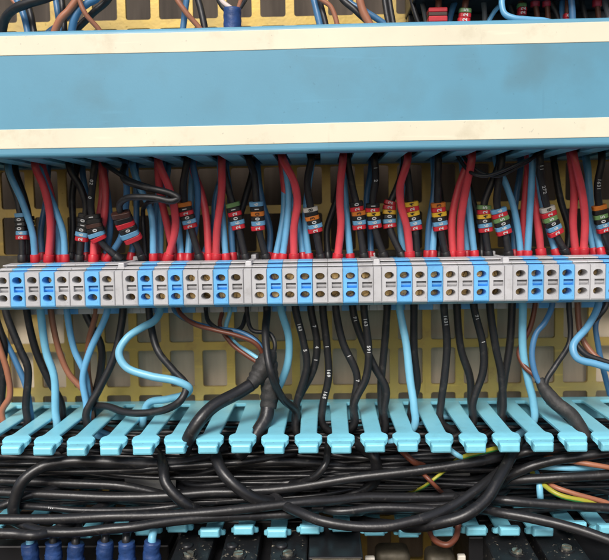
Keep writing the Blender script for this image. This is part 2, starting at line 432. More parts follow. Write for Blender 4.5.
# ------------------------------------------------------------------ cable ducts
FX0 = W(14, 444.5, 61).x; FX1 = W(608, 437.5, 61).x; FP = (FX1-FX0)/18
ZW = W(322, 438.0, 62).z                    # top wall of the lower duct (upper face)
ZL = W(322, 534.0, 62).z                    # bottom wall (inner face)
def finger_mesh(up):
    """flat tongue that widens into two shoulders and ends in a lip; up=+1 lip hangs down, -1 mirrored"""
    bm = bmesh.new(); rings = []
    for d, w, zt, zb in ((6.2, 4.7, 0, -1.5), (7.0, 4.15, 0, -1.5), (8.4, 3.9, 0, -1.5), (53.5, 3.35, 0, -1.5), (55.2, 3.7, -.05, -1.7), (56.4, 4.9, -.15, -2.0), (57.2, 5.45, -.3, -2.3),
                         (59.4, 5.4, -.75, -2.9), (60.2, 4.9, -1.05, -3.3), (60.9, 4.0, -1.5, -4.4), (61.6, 3.95, -1.45, -5.2),
                         (63.9, 3.9, -1.75, -5.5), (64.6, 3.6, -2.2, -5.2), (64.9, 3.2, -2.7, -4.6)):
        b = .32
        if up < 0: zt, zb = -zb, -zt
        rings.append([Vector((sx*(w-ox), -d, z)) for sx, ox, z in ((-1, b, zt), (1, b, zt), (1, 0, zt-b), (1, 0, zb+b), (1, b, zb), (-1, b, zb), (-1, 0, zb+b), (-1, 0, zt-b))])
    loft(bm, rings)
    return fix(bm)
duct = empty('cable_duct', (0, 0, ZL))
tag(duct, 'open light blue cable duct full of black cables, its lid removed', 'cable duct')
bm = bmesh.new(); box(bm, -190, 180, .3, 2.2, ZL-.2, ZW-1.6)
obj('base', bm, 'duct_plastic', duct)
bm = bmesh.new(); box(bm, -190, 180, .4, 6.4, ZW-1.52, ZW+.02, .2)
obj('side_wall', bm, 'duct_plastic', duct)
bm = bmesh.new(); box(bm, -190, 180, .4, 8.0, ZL-1.5, ZL-.25, .2)
obj('side_wall', bm, 'duct_plastic', duct)
fm = finger_mesh(1); src = obj('finger', fm, 'duct_plastic', duct, (0, 0, 0)); fm2 = finger_mesh(-1); src2 = obj('finger', fm2, 'duct_plastic', duct, (0, 0, 0))
jit = {k: random.uniform(-1, 1) for k in range(-5, 30)}
FING = []
for k in range(-2, 21):
    fx = FX0+FP*k; FING.append(fx)
    o = src if k == -2 else src.copy()
    if k != -2: COL.objects.link(o); o.parent = duct
    o.location = Vector((fx, 0, ZW-ZL))*S; o.rotation_euler = (.006*jit[k], 0, .004*jit[k-1])
    o = src2 if k == -2 else src2.copy()
    if k != -2: COL.objects.link(o); o.parent = duct
    o.location = Vector((fx+.3*jit[k], 0, -1.4+.5*jit[k+3]))*S; o.rotation_euler = (.025*jit[k+2], 0, .006*jit[k+1])

# upper duct with its striped lid
LD = 66.0
ZU = W(322, 153.5, 60).z
zl_top = W(322, 23.5, LD).z; zl_bot = ZU-.12                    # its lower wall, under face
UX = W(262.3, 155.5, 60).x                  # centre of one finger of the lower wall
up_duct = empty('cable_duct', (0, 0, ZU))
tag(up_duct, 'closed blue cable duct with a wide lid striped in cream', 'cable duct')
bm = bmesh.new(); box(bm, -190, 180, .3, 2.2, ZU+1.7, zl_top-2); obj('base', bm, 'lid_plastic', up_duct)
bm = bmesh.new(); box(bm, -190, 180, .4, 9.7, ZU, ZU+1.5, .2); obj('side_wall', bm, 'lid_plastic', up_duct)
bm = bmesh.new(); box(bm, -190, 180, .4, 63, zl_top-2.6, zl_top-1.2, .2); obj('side_wall', bm, 'lid_plastic', up_duct)
bm = bmesh.new(); box(bm, -3.75, 3.75, 9.5, 61.2, ZU+.03, ZU+1.47, .25); srcu = obj('finger', bm, 'duct_plastic', up_duct, (0, 0, 0))
UF = []
ku0 = int((-175-UX)/FP)
for k in range(ku0, ku0+27):
    o = srcu if k == ku0 else srcu.copy()
    if k != ku0: COL.objects.link(o); o.parent = up_duct
    UF.append(UX+FP*k)
    o.location = Vector((UX+FP*k, 0, -ZU))*S
# lid: one bowed profile swept along the duct
def sweep_x(prof_, x0, x1, segs=1):
    bm = bmesh.new()
    bow = lambda x: (.22*math.sin(x*.021+.6)+.1*math.sin(x*.063), .16*math.sin(x*.017)+.06*math.sin(x*.05+1)) if segs > 1 else (0, 0)
    rings = [[Vector((xx, -d-bow(xx)[0], z+bow(xx)[1])) for d, z in prof_] for xx in [x0+(x1-x0)*i/segs for i in range(segs+1)]]
    loft(bm, rings)
    return fix(bm)
def rounded(d0, d1, z0, z1, r, k=5):
    out = []
    for cd, cz, a0 in ((d1-r, z1-r, 0), (d0+.3, z1-.3, 90), (d0+.3, z0+.3, 180), (d1-r, z0+r, 270)):
        rr = r if cd == d1-r else .3
        for i in range(k+1):
            a = math.radians(a0+90*i/k); out.append((cd+rr*math.cos(a), cz+rr*math.sin(a)))
    return out
_o = Vector((0, 0, ZU))
smears(MATS['lid_plastic'], [(tuple(W(px, py, LD)-_o), a, b, c) for px, py, a, b, c in ((530, 58, 4, 10, .22), (545, 52, 2, 9, .22), (524, 76, 2, 8, .25), (540, 66, 3, 13, .15), (470, 65, 2, 8, .2), (575, 60, 2, 9, .2),
    (90, 95, 2, 10, .15), (330, 80, 3, 14, .14), (455, 105, 2, 9, .18), (210, 105, 2, 9, .14))])
lid = obj('lid', sweep_x(rounded(LD-2.6, LD, zl_bot, zl_top, 1.7), -195, 185, 60), 'lid_plastic', up_duct)
bm = bmesh.new()
box(bm, -195, 185, LD-4.6, LD-2.65, zl_bot+.06, ZU+1.3, .2); box(bm, -195, 185, LD-11, LD-2.7, zl_top-1.2, zl_top-.05, .3)
obj('lid_rim', bm, 'lid_plastic', up_duct)
for ya, yb in ((28.8, 48.8), (123.5, 143.2)):
    za, zb_ = W(304, ya, LD).z, W(304, yb, LD).z
    obj('stripe', sweep_x(rounded(LD-.6, LD+.2, zb_, za, .18, 2), -194.8, 184.8, 60), 'stripe_plastic', lid)

# ------------------------------------------------------------------ wires
COLW = {'red': 'red', 'blue': 'blue', 'navy': 'dark blue', 'sky': 'light blue', 'black': 'black', 'brown': 'brown', 'rust': 'rust brown', 'grey': 'grey',
        'yellow': 'yellow and green', 'white': 'pinkish white'}
RAD = {'red': 1.62, 'blue': 1.42, 'navy': 1.35, 'sky': 1.55, 'black': 1.5, 'brown': 1.35, 'rust': 1.3, 'grey': 1.2, 'yellow': 1.2, 'white': 1.1}
def pathpts(pts, d0, d1):
    out = []
    k = len(pts)
    for i, p in enumerate(pts):
        d = p[2] if len(p) > 2 else d0+(d1-d0)*i/max(1, k-1)
        out.append(W(p[0], p[1], d))
    return out
def snap(x, cents, lim):
    """into the slot between two fingers"""
    best = min(((a+b)/2 for a, b in zip(cents, cents[1:])), key=lambda c: abs(c-x))
    return best + max(-lim, min(lim, x-best))
def ferrule(wire, p, t, r, m):
    bm = bmesh.new()
    u = Vector((1, 0, 0)) - t*t.x; u.normalize(); w = t.cross(u)
    rings = []
    for s_, rr in ((-2.0, r*1.04), (-1.9, r*1.28), (-1.7, r*1.36), (1.2, r*1.38), (1.4, r*1.36), (1.5, r*1.2)):
        rings.append([p+t*s_+(u*math.cos(a*math.pi/8)+w*math.sin(a*math.pi/8))*rr for a in range(16)])
    loft(bm, rings)
    obj('ferrule', fix(bm), m, wire, smooth=True)
def marker_rings(wire, path, y0, y1, codes, width=5.4, skew=0.0):
    width *= 1.1
    """codes: (colour, character) from the top ring down"""
    s = lengths(path); proj = [P(p)[1] for p in path]
    ia = next(i for i in range(len(path)) if proj[i] >= y0); ib = max(i for i in range(len(path)) if proj[i] <= y1)
    sa, sb = s[ia], s[ib]; step = (sb-sa)/len(codes)
    for k, (c, ch) in enumerate(codes):
        p, t = at_len(path, s, sa+step*(k+.5)); p2, _ = at_len(path, s, sa+step*(k+.9)); p1, _ = at_len(path, s, sa+step*(k+.1))
        t = (p2-p1).normalized()
        fwd = Vector((skew*.5, -1, .12)); fwd = (fwd - t*fwd.dot(t)).normalized()
        side = fwd.cross(t).normalized()
        if side.x < 0: side = -side
        jx = random.uniform(-.25, .25); h = step*.47; bm = bmesh.new(); rings = []
        hw, hd = width/2*random.uniform(.95, 1.05), 2.05
        for tt, sc in ((-h, .94), (-h*.82, 1.0), (h*.82, 1.0), (h, .94)):
            ring = []
            for a in range(20):
                an = 2*math.pi*a/20; ca, sa_ = math.cos(an), math.sin(an)
                ring.append(p + t*tt + side*(jx+hw*sc*math.copysign(abs(ca)**.55, ca)) + fwd*(hd*sc*math.copysign(abs(sa_)**.55, sa_)))
            rings.append(ring)
        loft(bm, rings)
        mk = obj('marker', fix(bm), 'tag_'+c, wire, p)
        if ch:
            bm = bmesh.new()
            put_glyph(bm, ch, p+side*jx+fwd*(hd+.05), -t, -side, 2.5)   # digits lie on their side and read upwards
            obj('digit', bm, 'ink_black' if c in ('orange', 'yellow', 'grey') else 'ink_white', mk, p)
def print_on(wire, path, r, spots, size=1.95):
    """white lettering running along the wire"""
    s = lengths(path); bm = bmesh.new()
    proj = [P(p)[1] for p in path]
    for y, txt in spots:
        i = min(range(len(path)), key=lambda k: abs(proj[k]-y)); s0 = s[i]
        for k, ch in enumerate(txt):
            p, t = at_len(path, s, s0+k*size*.62)
            fwd = Vector((.0, -1, .2)); fwd = (fwd-t*fwd.dot(t)).normalized(); side = fwd.cross(t).normalized()
            put_glyph(bm, ch, p+fwd*(r+.06), t, side if True else -side, size)
    obj('print', bm, 'ink_white', wire)
USED = {}
def wire(color, pts, d0, d1, label, group, r=None, name='wire', cat='wire', m=None, per=8, ext0=None, ext1=None, cents0=None, cents1=None, collar=None, collar_at=-1, marks=None, prints=None, wob=0):
    r = r or RAD[color]
    pp = pathpts(pts, d0, d1)
    if cents0:
        q = pp[0]; nx = snap(q.x, cents0, .95); dx = nx-q.x; pp[0] = q+Vector((dx, 0, 0))
        if len(pp) > 3: pp[1] = pp[1]+Vector((dx*.45, 0, 0))
    if cents1:
        q = pp[-1]; nx = snap(q.x, cents1, .95); dx = nx-q.x; pp[-1] = q+Vector((dx, 0, 0))
        if len(pp) > 3: pp[-2] = pp[-2]+Vector((dx*.45, 0, 0))
    if ext0: pp.insert(0, pp[0]+Vector(ext0))
    if ext1:
        q = pp[-1]
        for e in (ext1 if isinstance(ext1, list) else [ext1]): pp.append(q+Vector(e))
    if cat == 'cable': pp = [pp[0]]+[q+Vector((random.uniform(-.3, .3), random.uniform(-.3, .3), random.uniform(-.25, .25))) for q in pp[1:-1]]+[pp[-1]]
    path = spline(pp, per)
    ph = random.uniform(0, 9)
    o = obj(name, tube(path, lambda t: r*(1+.035*math.sin(t*23+ph)*math.sin(t*9+ph*2)), 14), m or (color+'_pvc'), None, path[-1], smooth=True)
    tag(o, label, cat, group)
    if collar:
        i = len(path)-1 if collar_at == -1 else 0
        p = path[i]; t = (path[i]-path[i-2]).normalized() if i else (path[0]-path[2]).normalized()
        ferrule(o, p, t, r, 'ferrule_'+collar)
    if marks: marker_rings(o, path, *marks)
    if prints: print_on(o, path, r, prints)
    return o

# --- between the upper duct and the terminals: (colour, points, depth at top, depth at bottom, marker)
K, B_, R_, O_, Y_, G_, W_ = 'black', 'blue', 'red', 'orange', 'yellow', 'green', 'grey'
def codes(s):
    m = {'k': K, 'b': B_, 'r': R_, 'o': O_, 'y': Y_, 'g': G_, 'w': W_, 'n': 'brown'}
    return [(m[a[0]], a[1:] if len(a) > 1 else '') for a in s.split()]
UP = [
 ('black', [(8, 168), (18.5, 203), (21, 222), (22, 237), (22.5, 259)], 30, 30, (211, 241, codes('b k0 k1 k0 b6 r2'), 4.6)),
 ('black', [(15, 168), (25, 200), (29, 222), (28, 259)], 24, 25, (216, 241, codes('k k1 k1 k1 r'), 4.4)),
 ('blue', [(17, 168), (25.5, 200), (32.5, 233), (35, 259)], 34, 31, None),
 ('red', [(37, 165), (44, 185), (48.5, 205), (50.5, 228), (48.7, 259)], 38, 31, None),
 ('red', [(45, 165), (51, 190), (53, 212), (52, 235), (50, 257)], 30, 27, None),
 ('blue', [(50, 168), (55, 200), (58, 225), (59, 259)], 28, 27, None),
 ('blue', [(54, 172), (59, 205), (63, 232), (65, 259)], 31, 31, None),
 ('black', [(80, 166), (86, 189), (86, 207), (82, 235), (79.5, 259)], 34, 31, (211, 243, codes('k k0 k1 k0 b6 r2'), 5.0)),
 ('black', [(95, 163), (92, 190), (91, 208), (97, 234), (104, 245), (118, 258)], 40, 32, (212, 240, codes('k1 k n k0 b r'), 6.4)),
 ('red', [(104, 163), (106, 191), (103, 222), (95, 240), (93.5, 259)], 30, 31, None),
 ('red', [(99, 166), (101, 195), (99, 222), (97, 257)], 24, 26, None),
 ('navy', [(112, 165), (121, 190), (126, 205), (122, 235), (108.5, 258)], 36, 30, None),
 ('navy', [(110, 175), (111, 205), (110, 232), (105, 258)], 27, 27, None),
 ('blue', [(137.5, 165), (143, 189), (151, 212), (153.5, 258)], 31, 31, None),
 ('blue', [(150, 165), (153, 195), (154.5, 225), (157.5, 258)], 24, 27, None),
 ('red', [(158, 160), (160, 191), (168, 228), (175, 257)], 34, 28, None),
 ('red', [(165, 160), (174, 193), (175.5, 226), (168, 258)], 40, 33, None),
 ('blue', [(161, 172), (161, 210), (160, 258)], 24, 26, None),
 ('blue', [(176, 185), (178, 225), (181, 258)], 24, 30, None),
 ('blue', [(191, 175), (190, 225), (188, 258)], 24, 30, None),
 ('black', [(187, 161), (183, 186), (184, 202), (191, 228), (199.5, 258)], 38, 32, (201, 231, codes('o k1 r2 k0 b6 r2'), 5.6)),
 ('red', [(193, 168), (201, 192), (206, 215), (209, 258)], 27, 30, None),
 ('navy', [(199.5, 162), (200.7, 191), (196, 223), (190, 256)], 33, 26, None),
 ('red', [(227, 160), (224, 191), (217, 230), (216, 258)], 38, 32, None),
 ('blue', [(219, 161), (221, 190), (223, 225), (226, 258)], 29, 31, None),
 ('navy', [(231, 165), (232, 195), (231, 225), (233, 257)], 25, 28, None),
 ('black', [(229, 161), (230, 185), (233, 205), (239, 229), (245.5, 258)], 36, 31, (200, 230, codes('g k1 r2 k0 b6 r2'), 5.4)),
 ('black', [(246, 157), (253, 175), (256.5, 205), (259, 230), (266, 258)], 38, 31, (200, 230, codes('b6 k1 o0 k0 b6 r2'), 5.2)),
 ('red', [(276, 157), (282, 184), (286, 210), (289, 258)], 28, 26, None),
 ('blue', [(281, 160), (284, 190), (283.5, 216), (275.5, 258)], 25, 31, None),
 ('blue', [(286, 160), (289, 190), (288, 215), (282.5, 258)], 34, 33, None),
 ('red', [(282, 156), (294, 182), (297.4, 202), (294, 228), (294, 258)], 42, 33, None),
 ('blue', [(296, 185), (298, 220), (303, 257)], 24, 29, None),
 ('black', [(308.5, 158), (306, 182), (310.5, 207), (316, 232), (321, 258)], 40, 32, (205, 234, codes('w8 k o3 k0 b6 r2'), 5.5)),
 ('blue', [(311, 160), (307, 195), (305.5, 225), (309, 258)], 28, 30, None),
 ('red', [(339, 156), (338.5, 185), (340, 205), (341, 224), (337.5, 258)], 40, 33, None),
 ('blue', [(343, 162), (345, 195), (347, 220), (350.4, 258)], 30, 31, None),
 ('black', [(347, 157), (352, 185), (357, 207), (360, 229), (364, 257)], 37, 31, (200, 229, codes('k0 r2 o3 k0 b6 r2'), 5.2)),
 ('black', [(371, 160), (374, 180), (373, 200), (375, 228), (384, 256)], 38, 31, (200, 230, codes('k1 r2 y4 k0 b6 r2'), 5.2)),
 ('black', [(395, 165), (392, 190), (390, 205), (390, 228), (402, 256)], 29, 31, (200, 229, codes('r2 r2 y4 k0 b6 r2'), 5.0)),
 ('red', [(398, 160), (396, 186), (401, 205), (407, 228), (410, 256)], 42, 33, None),
 ('blue', [(402, 170), (400, 210), (401, 235), (406, 256)], 25, 27, None),
 ('black', [(404, 160), (408, 185), (411, 207), (415, 230), (417, 256)], 36, 31, (200, 230, codes('y4 r2 y4 k0 b6 r2'), 5.8)),
 ('navy', [(427, 162), (430, 195), (429, 225), (427.5, 255)], 30, 30, None),
 ('blue', [(423, 165), (430, 195), (434, 225), (432.5, 255)], 26, 31, None),
 ('black', [(434, 160), (436, 185), (438, 205), (441, 230), (446, 256)], 38, 32, (200, 231, codes('o3 r2 y4 k0 b6 r2'), 5.6)),
 ('red', [(455.5, 159), (452.5, 190), (452, 220), (453, 255)], 34, 31, None),
 ('red', [(466, 157), (463, 190), (461, 220), (460.5, 255)], 42, 33, None),
 ('blue', [(464, 165), (467, 196), (471, 225), (474.5, 255)], 29, 31, None),
 ('blue', [(461, 180), (465, 220), (467, 255)], 24, 27, None),
 ('black', [(491, 162), (487, 185), (484, 205), (485.5, 232), (488.5, 255)], 34, 31, (204, 234, codes('g5 r2 y4 k0 b6 r2'), 5.4)),
 ('black', [(496, 158), (495.5, 185), (497, 205), (505, 234), (509, 255)], 38, 32, (205, 235, codes('b6 r2 g5 k0 b6 r2'), 6.0)),
 ('blue', [(497, 165), (506, 185), (513, 205), (518, 230), (521, 255)], 30, 30, None),
 ('red', [(519, 160), (522, 190), (524, 220), (525, 254)], 30, 27, None),
 ('blue', [(529, 157), (530, 185), (530, 210), (527.5, 255)], 36, 33, None),
 ('red', [(530, 162), (533, 190), (538, 225), (541, 253)], 32, 31, None),
 ('blue', [(535, 170), (541, 200), (549, 230), (556, 253)], 28, 30, None),
 ('black', [(552, 158), (546.5, 177), (546, 203), (555, 232), (565, 252)], 40, 32, (206, 235, codes('w8 r2 g5 k0 b6 r2'), 5.8)),
 ('red', [(575.5, 156), (576.5, 190), (573, 222), (575.4, 252)], 38, 32, None),
 ('red', [(584, 156), (587, 195), (585, 222), (583.5, 252)], 42, 33, None),
 ('blue', [(581, 170), (585, 205), (590, 230), (594, 252)], 27, 28, None),
 ('blue', [(588, 175), (592, 215), (597, 235), (601, 252)], 27, 31, None),
 ('black', [(602, 158), (597.5, 186), (599, 205), (604, 232), (611, 253)], 38, 32, (205, 232, codes('o k g5 k0 b6 r2'), 5.2)),
 ('navy', [(85, 170), (89, 205), (86, 232), (87, 257)], 17, 24, None),
 ('black', [(245, 168), (241, 200), (237, 230), (238, 257)], 17, 24, None),
 ('navy', [(262, 166), (264, 200), (270, 230), (269, 257)], 17, 24, None),
 ('black', [(330, 166), (331, 200), (327, 230), (328, 256)], 17, 24, None),
 ('navy', [(366, 166), (364, 200), (370, 230), (371, 256)], 17, 24, None),
 ('black', [(447, 166), (446, 200), (440, 230), (439, 255)], 17, 24, None),
 ('black', [(562, 164), (564, 200), (569, 230), (568, 252)], 17, 24, None),
 ('navy', [(41, 166), (43, 200), (41, 230), (43, 257)], 18, 24, None),
 ('black', [(72, 164), (70, 195), (73, 225), (72, 257)], 18, 24, None),
 ('navy', [(128, 166), (133, 195), (136, 225), (131, 257)], 18, 24, None),
 ('navy', [(212, 166), (210, 200), (213, 230), (203, 257)], 18, 24, None),
 ('black', [(471, 166), (475, 200), (481, 230), (482, 254)], 18, 24, None),
 ('navy', [(508, 166), (510, 200), (514, 230), (515, 254)], 18, 24, None),
]
UP_PRINT = {8: [(180, '02'), (196, '0')], 38: [(168, '1'), (180, '2')], 57: [(166, '11'), (186, '272')], 62: [(178, '1631')]}
def dedupe(base, store={}):
    k = store.get(base, 0); store[base] = k+1
    return k
upl = []
for i, (c, pts, d0, d1, mk) in enumerate(UP):
    upl.append((COLW[c], where_block(W(pts[-1][0], pts[-1][1], 30).x), bool(mk)))
def place_words(w):
    return w.replace(' from the left in the ', ' terminal of the ').replace('cut off by the ', 'terminal cut off by the ')
CN = {'black': 'black', 'blue': 'blue', 'red': 'red', 'orange': 'orange', 'yellow': 'yellow', 'green': 'green', 'grey': 'grey', 'brown': 'brown'}
for i, (c, pts, d0, d1, mk) in enumerate(UP):
    col, wh, m = upl[i]
    same = [j for j, u in enumerate(upl) if u == upl[i]]
    side = ''
    if len(same) > 1:
        xs = sorted(same, key=lambda j: UP[j][1][-1][0]); side = ('left ' if xs[0] == i else 'right ' if xs[-1] == i else 'middle ')
    if m: lab = f'{side}{col} wire with {CN[mk[2][0][0]]} topped markers above {place_words(wh)}'
    else: lab = f'{side}{col} wire rising from the {place_words(wh)}'
    if lab.split()[0] in ('left', 'right', 'middle') or True: pass
    wire(c, pts, d0, d1, lab, 'wires between the upper duct and the terminals', ext0=(0, 4, 9), cents0=UF,
         collar='black' if c == 'black' else 'red', marks=mk, prints=UP_PRINT.get(i))
g_up = 'wires between the upper duct and the terminals'
wire('black', [(114, 161, 34), (117, 174, 42), (126, 181, 46), (140, 186, 48), (158, 190, 50), (172, 194, 50), (178, 198, 50), (172, 201, 50), (156, 198, 50), (140, 197, 49), (127, 198, 47), (119.5, 205, 43), (122, 217, 40), (131, 236, 36), (138, 248, 33), (142, 258, 31)], 0, 0,
     'black wire looping out to the right and back, with red and blue markers', g_up, r=1.35, ext0=(0, 3, 9), cents0=UF, collar='black',
     marks=(212, 242, codes('n k r k0 b r'), 7.0))
wire('black', [(112, 160, 30), (118, 170, 42), (132, 181, 46), (150, 187, 47), (168, 193, 47), (176, 197, 47), (168, 199, 46), (152, 201, 45), (145, 206, 34), (143, 212, 25), (144, 235, 26), (146, 258, 27)], 0, 0,
     'thin black wire looping beside the wire with the tilted markers', g_up, r=1.0, ext0=(0, 3, 9), cents0=UF, collar='black')
wire('black', [(466, 168, 40), (474, 174, 44), (485, 176, 46), (502, 171, 46), (520, 163, 46), (535, 156, 42)], 0, 0, 'thin black wire sagging under the upper duct, front one of two', g_up, r=.75, ext0=(-4, 6, 8), ext1=(6, 4, 6))
wire('black', [(468, 162, 38), (480, 172, 40), (498, 176, 42), (516, 168, 42), (530, 160, 42)], 0, 0, 'thin black wire sagging under the upper duct, rear one of two', g_up, r=.7, ext0=(-4, 6, 8), ext1=(6, 4, 6))

# --- between the terminals and the lower duct
DN = [
 ('black', [(-4, 318), (4, 345), (3, 363), (-1, 385), (-6, 405)], 27, 25, None),
 ('brown', [(-9, 322), (0, 349), (7, 371), (13, 396), (9, 411)], 30, 29, None),
 ('navy', [(-8, 312), (0, 330), (14, 358), (20, 384), (18, 405)], 24, 26, None),
 ('black', [(6, 312), (20, 349), (24, 369), (17, 406)], 31, 30, None),
 ('black', [(27, 312), (36, 351), (45, 382), (50, 402)], 29, 23, None),
 ('sky', [(40.5, 310), (46, 351), (48.6, 377), (43, 411)], 32, 30, None),
 ('brown', [(51, 312), (58.6, 349), (69, 374), (88, 394), (94, 409)], 28, 28, None),
 ('blue', [(67, 312), (74, 349), (86, 374), (91, 404)], 30, 30, None),
 ('brown', [(96, 312), (88.6, 343), (88, 375), (92, 400)], 25, 24, None),
 ('blue', [(107, 312), (90, 351), (87.5, 378), (97, 406)], 33, 33, None),
 ('black', [(85, 312), (101, 346), (103, 371), (99, 402)], 24, 23, None),
 ('black', [(123, 312), (114, 357), (104, 390), (98, 413)], 29, 34, None),
 ('black', [(267, 312, 30), (265.5, 336, 40), (270.5, 371, 47), (286, 398, 42), (304, 412, 34)], 35, 34, None),
 ('sky', [(281, 309), (288.6, 337), (287.5, 364), (281, 390), (276, 404)], 30, 24, None),
 ('black', [(295.5, 309), (303, 340), (307.5, 366), (298, 406)], 32, 31, [(325, '163'), (350, '5')]),
 ('black', [(311, 310), (317, 343), (316, 369), (302, 404)], 28, 27, [(328, '7'), (345, '4'), (358, '1')]),
 ('black', [(323, 310), (327, 346), (328.6, 377), (323, 405)], 31, 30, [(346, '1'), (368, '169'), (390, '165')]),
 ('black', [(336, 310), (343, 343), (357, 376), (353, 407)], 32, 31, [(355, '1'), (380, '7')]),
 ('black', [(353, 310), (358.6, 331), (374, 366), (386, 389), (384, 411)], 29, 29, [(318, '71')]),
 ('black', [(364, 310), (368.6, 351), (366, 378), (354, 404)], 34, 34, [(319, '163'), (345, '591')]),
 ('black', [(387, 310), (384, 351), (381, 383), (381, 403)], 27, 24, None),
 ('sky', [(399.5, 308), (406, 343), (407, 380), (407, 406)], 31, 37, None),
 ('black', [(414, 309), (414, 350), (417, 385), (412, 405)], 30, 25, None),
 ('black', [(444, 308), (447, 343), (443, 378), (438, 402)], 31, 28, [(316, '1631')]),
 ('black', [(457, 308), (461, 349), (470, 378), (471, 402)], 29, 26, None),
 ('black', [(474, 307), (483, 346), (481, 371), (468, 404)], 32, 31, [(316, '71'), (340, '1')]),
 ('black', [(490, 307), (496, 349), (501, 374), (502, 405)], 32, 31, None),
 ('black', [(512, 307), (510, 343), (503, 380), (498, 404)], 28, 27, None),
 ('sky', [(523, 305), (523, 351), (526, 383), (527, 402)], 33, 31, None),
]
dnl = [(COLW[c], where_block(W(pts[0][0], pts[0][1], 30).x)) for c, pts, *_ in DN]
g_dn = 'wires hanging from the terminals into the lower duct'
for i, (c, pts, d0, d1, pr) in enumerate(DN):
    col, wh = dnl[i]
    same = [j for j, u in enumerate(dnl) if u == dnl[i]]; side = ''
    if len(same) > 1:
        xs = sorted(same, key=lambda j: DN[j][1][0][0]); side = 'left ' if xs[0] == i else 'right ' if xs[-1] == i else 'middle '
    lab = f'{side}{col} wire hanging below the {place_words(wh)}'
    if pr: lab = f'{side}{col} wire with white print hanging below {place_words(wh)}'
    wire(c, pts, d0, d1, lab, g_dn, r=(1.65 if c in ('black', 'sky') else None), ext0=(0, 0, 6), ext1=[(0, 0, -9), (random.choice((-1, 1))*random.uniform(8, 14), 2, -17)], cents1=FING, prints=pr)
wire('sky', [(160, 311, 30), (154, 321, 34), (143, 327, 38), (127, 338, 42), (119, 353, 44), (126, 367, 45), (150, 376, 46), (176, 381, 47), (189, 387.5, 46), (186, 394, 42), (170, 399, 36), (152, 404, 30)], 0, 0,
     'light blue wire bent in a wide S below the second terminal group', g_dn, r=1.6, ext0=(0, 0, 5), ext1=(-3, 0, -10), cents1=FING)
wire('black', [(149, 311, 28), (157, 349, 34), (173, 370, 40), (186, 386, 45), (181, 400, 48), (164, 410, 46), (130, 413, 42), (108, 406, 34), (98, 409, 28)], 0, 0,
     'black wire sweeping round behind the light blue S shaped wire', g_dn, r=1.55, ext0=(0, 0, 5), ext1=(-2, 0, -11), cents1=FING)
# thin wires gathered into the taped sleeve
def sleeve_end(px, py, d): return (px, py, d)
for c, pts, lab in (
   ('navy', [(174, 310, 26), (190, 321, 30), (214, 328, 34), (240, 332, 36), (258, 343, 38), (266, 360, 38)], 'dark blue thin wire running right into the taped black sleeve'),
   ('black', [(176, 312, 24), (196, 324, 28), (226, 330, 33), (248, 334, 36), (266, 350, 38)], 'thin black wire running right into the taped black sleeve'),
   ('rust', [(178, 309, 30), (192, 323, 36), (214, 330, 40), (238, 336, 41), (256, 344, 41), (265, 358, 40)], 'rust brown thin wire running right into the taped sleeve, upper of two'),
   ('rust', [(222, 312, 25), (220, 326, 30), (232, 344, 34), (246, 355, 36), (263, 366, 38)], 'rust brown thin wire running right into the taped sleeve, lower of two'),
   ('sky', [(230, 311, 26), (226, 330, 28), (236, 344, 32), (250, 353, 35), (266, 364, 38)], 'light blue thin wire entering the taped black sleeve'),
   ('black', [(206, 311, 28), (209, 322, 33), (224, 331, 37), (240, 329, 33), (247, 311, 26)], 'thin black wire hanging in a short loop beside the taped sleeve'),
   ('black', [(247, 312, 30), (252, 330, 34), (270, 334, 36), (275, 346, 38), (270, 360, 38)], 'thin black wire arching right of the taped sleeve top')):
    wire(c, pts, 0, 0, lab, 'thin wires gathered into the taped sleeve', r=.95, ext0=(0, 0, 5))
# the sleeve itself: a taped Y with two thick cables leaving it
o = empty('cable_breakout', W(266, 380, 40)); tag(o, 'black taped Y shaped sleeve where thin wires join two black cables', 'cable sleeve')
pa = spline([W(269, 350, 38), W(266, 362, 40), W(258, 376, 42), W(250, 386, 45)], 8)
obj('sleeve', tube(pa, lambda t: 3.1+1.2*math.sin(math.pi*min(1, t*1.1))-.4*t+.16*math.sin(t*37), 18, .07), 'tape_cloth', o, smooth=True)
pb = spline([W(268, 355, 38), W(269, 372, 39), W(270, 390, 40), W(268, 408, 41)], 8)
obj('sleeve', tube(pb, lambda t: 3.4+.5*math.sin(math.pi*t)+.14*math.sin(t*41), 18, .07), 'tape_cloth', o, smooth=True)
pa = spline([W(251, 385, 45), W(238, 393, 48), W(214, 406, 54), W(200, 420, 58), W(190, 436, 59), W(184, 452, 56)], 8)
obj('cable', tube(pa, 2.7, 14), 'black_rubber', o, smooth=True)
pb = spline([W(268, 405, 41), W(266, 418, 44), W(259, 430, 47), W(250, 444, 50), W(238, 455, 50)], 8)
obj('cable', tube(pb, 2.9, 14), 'black_rubber', o, smooth=True)
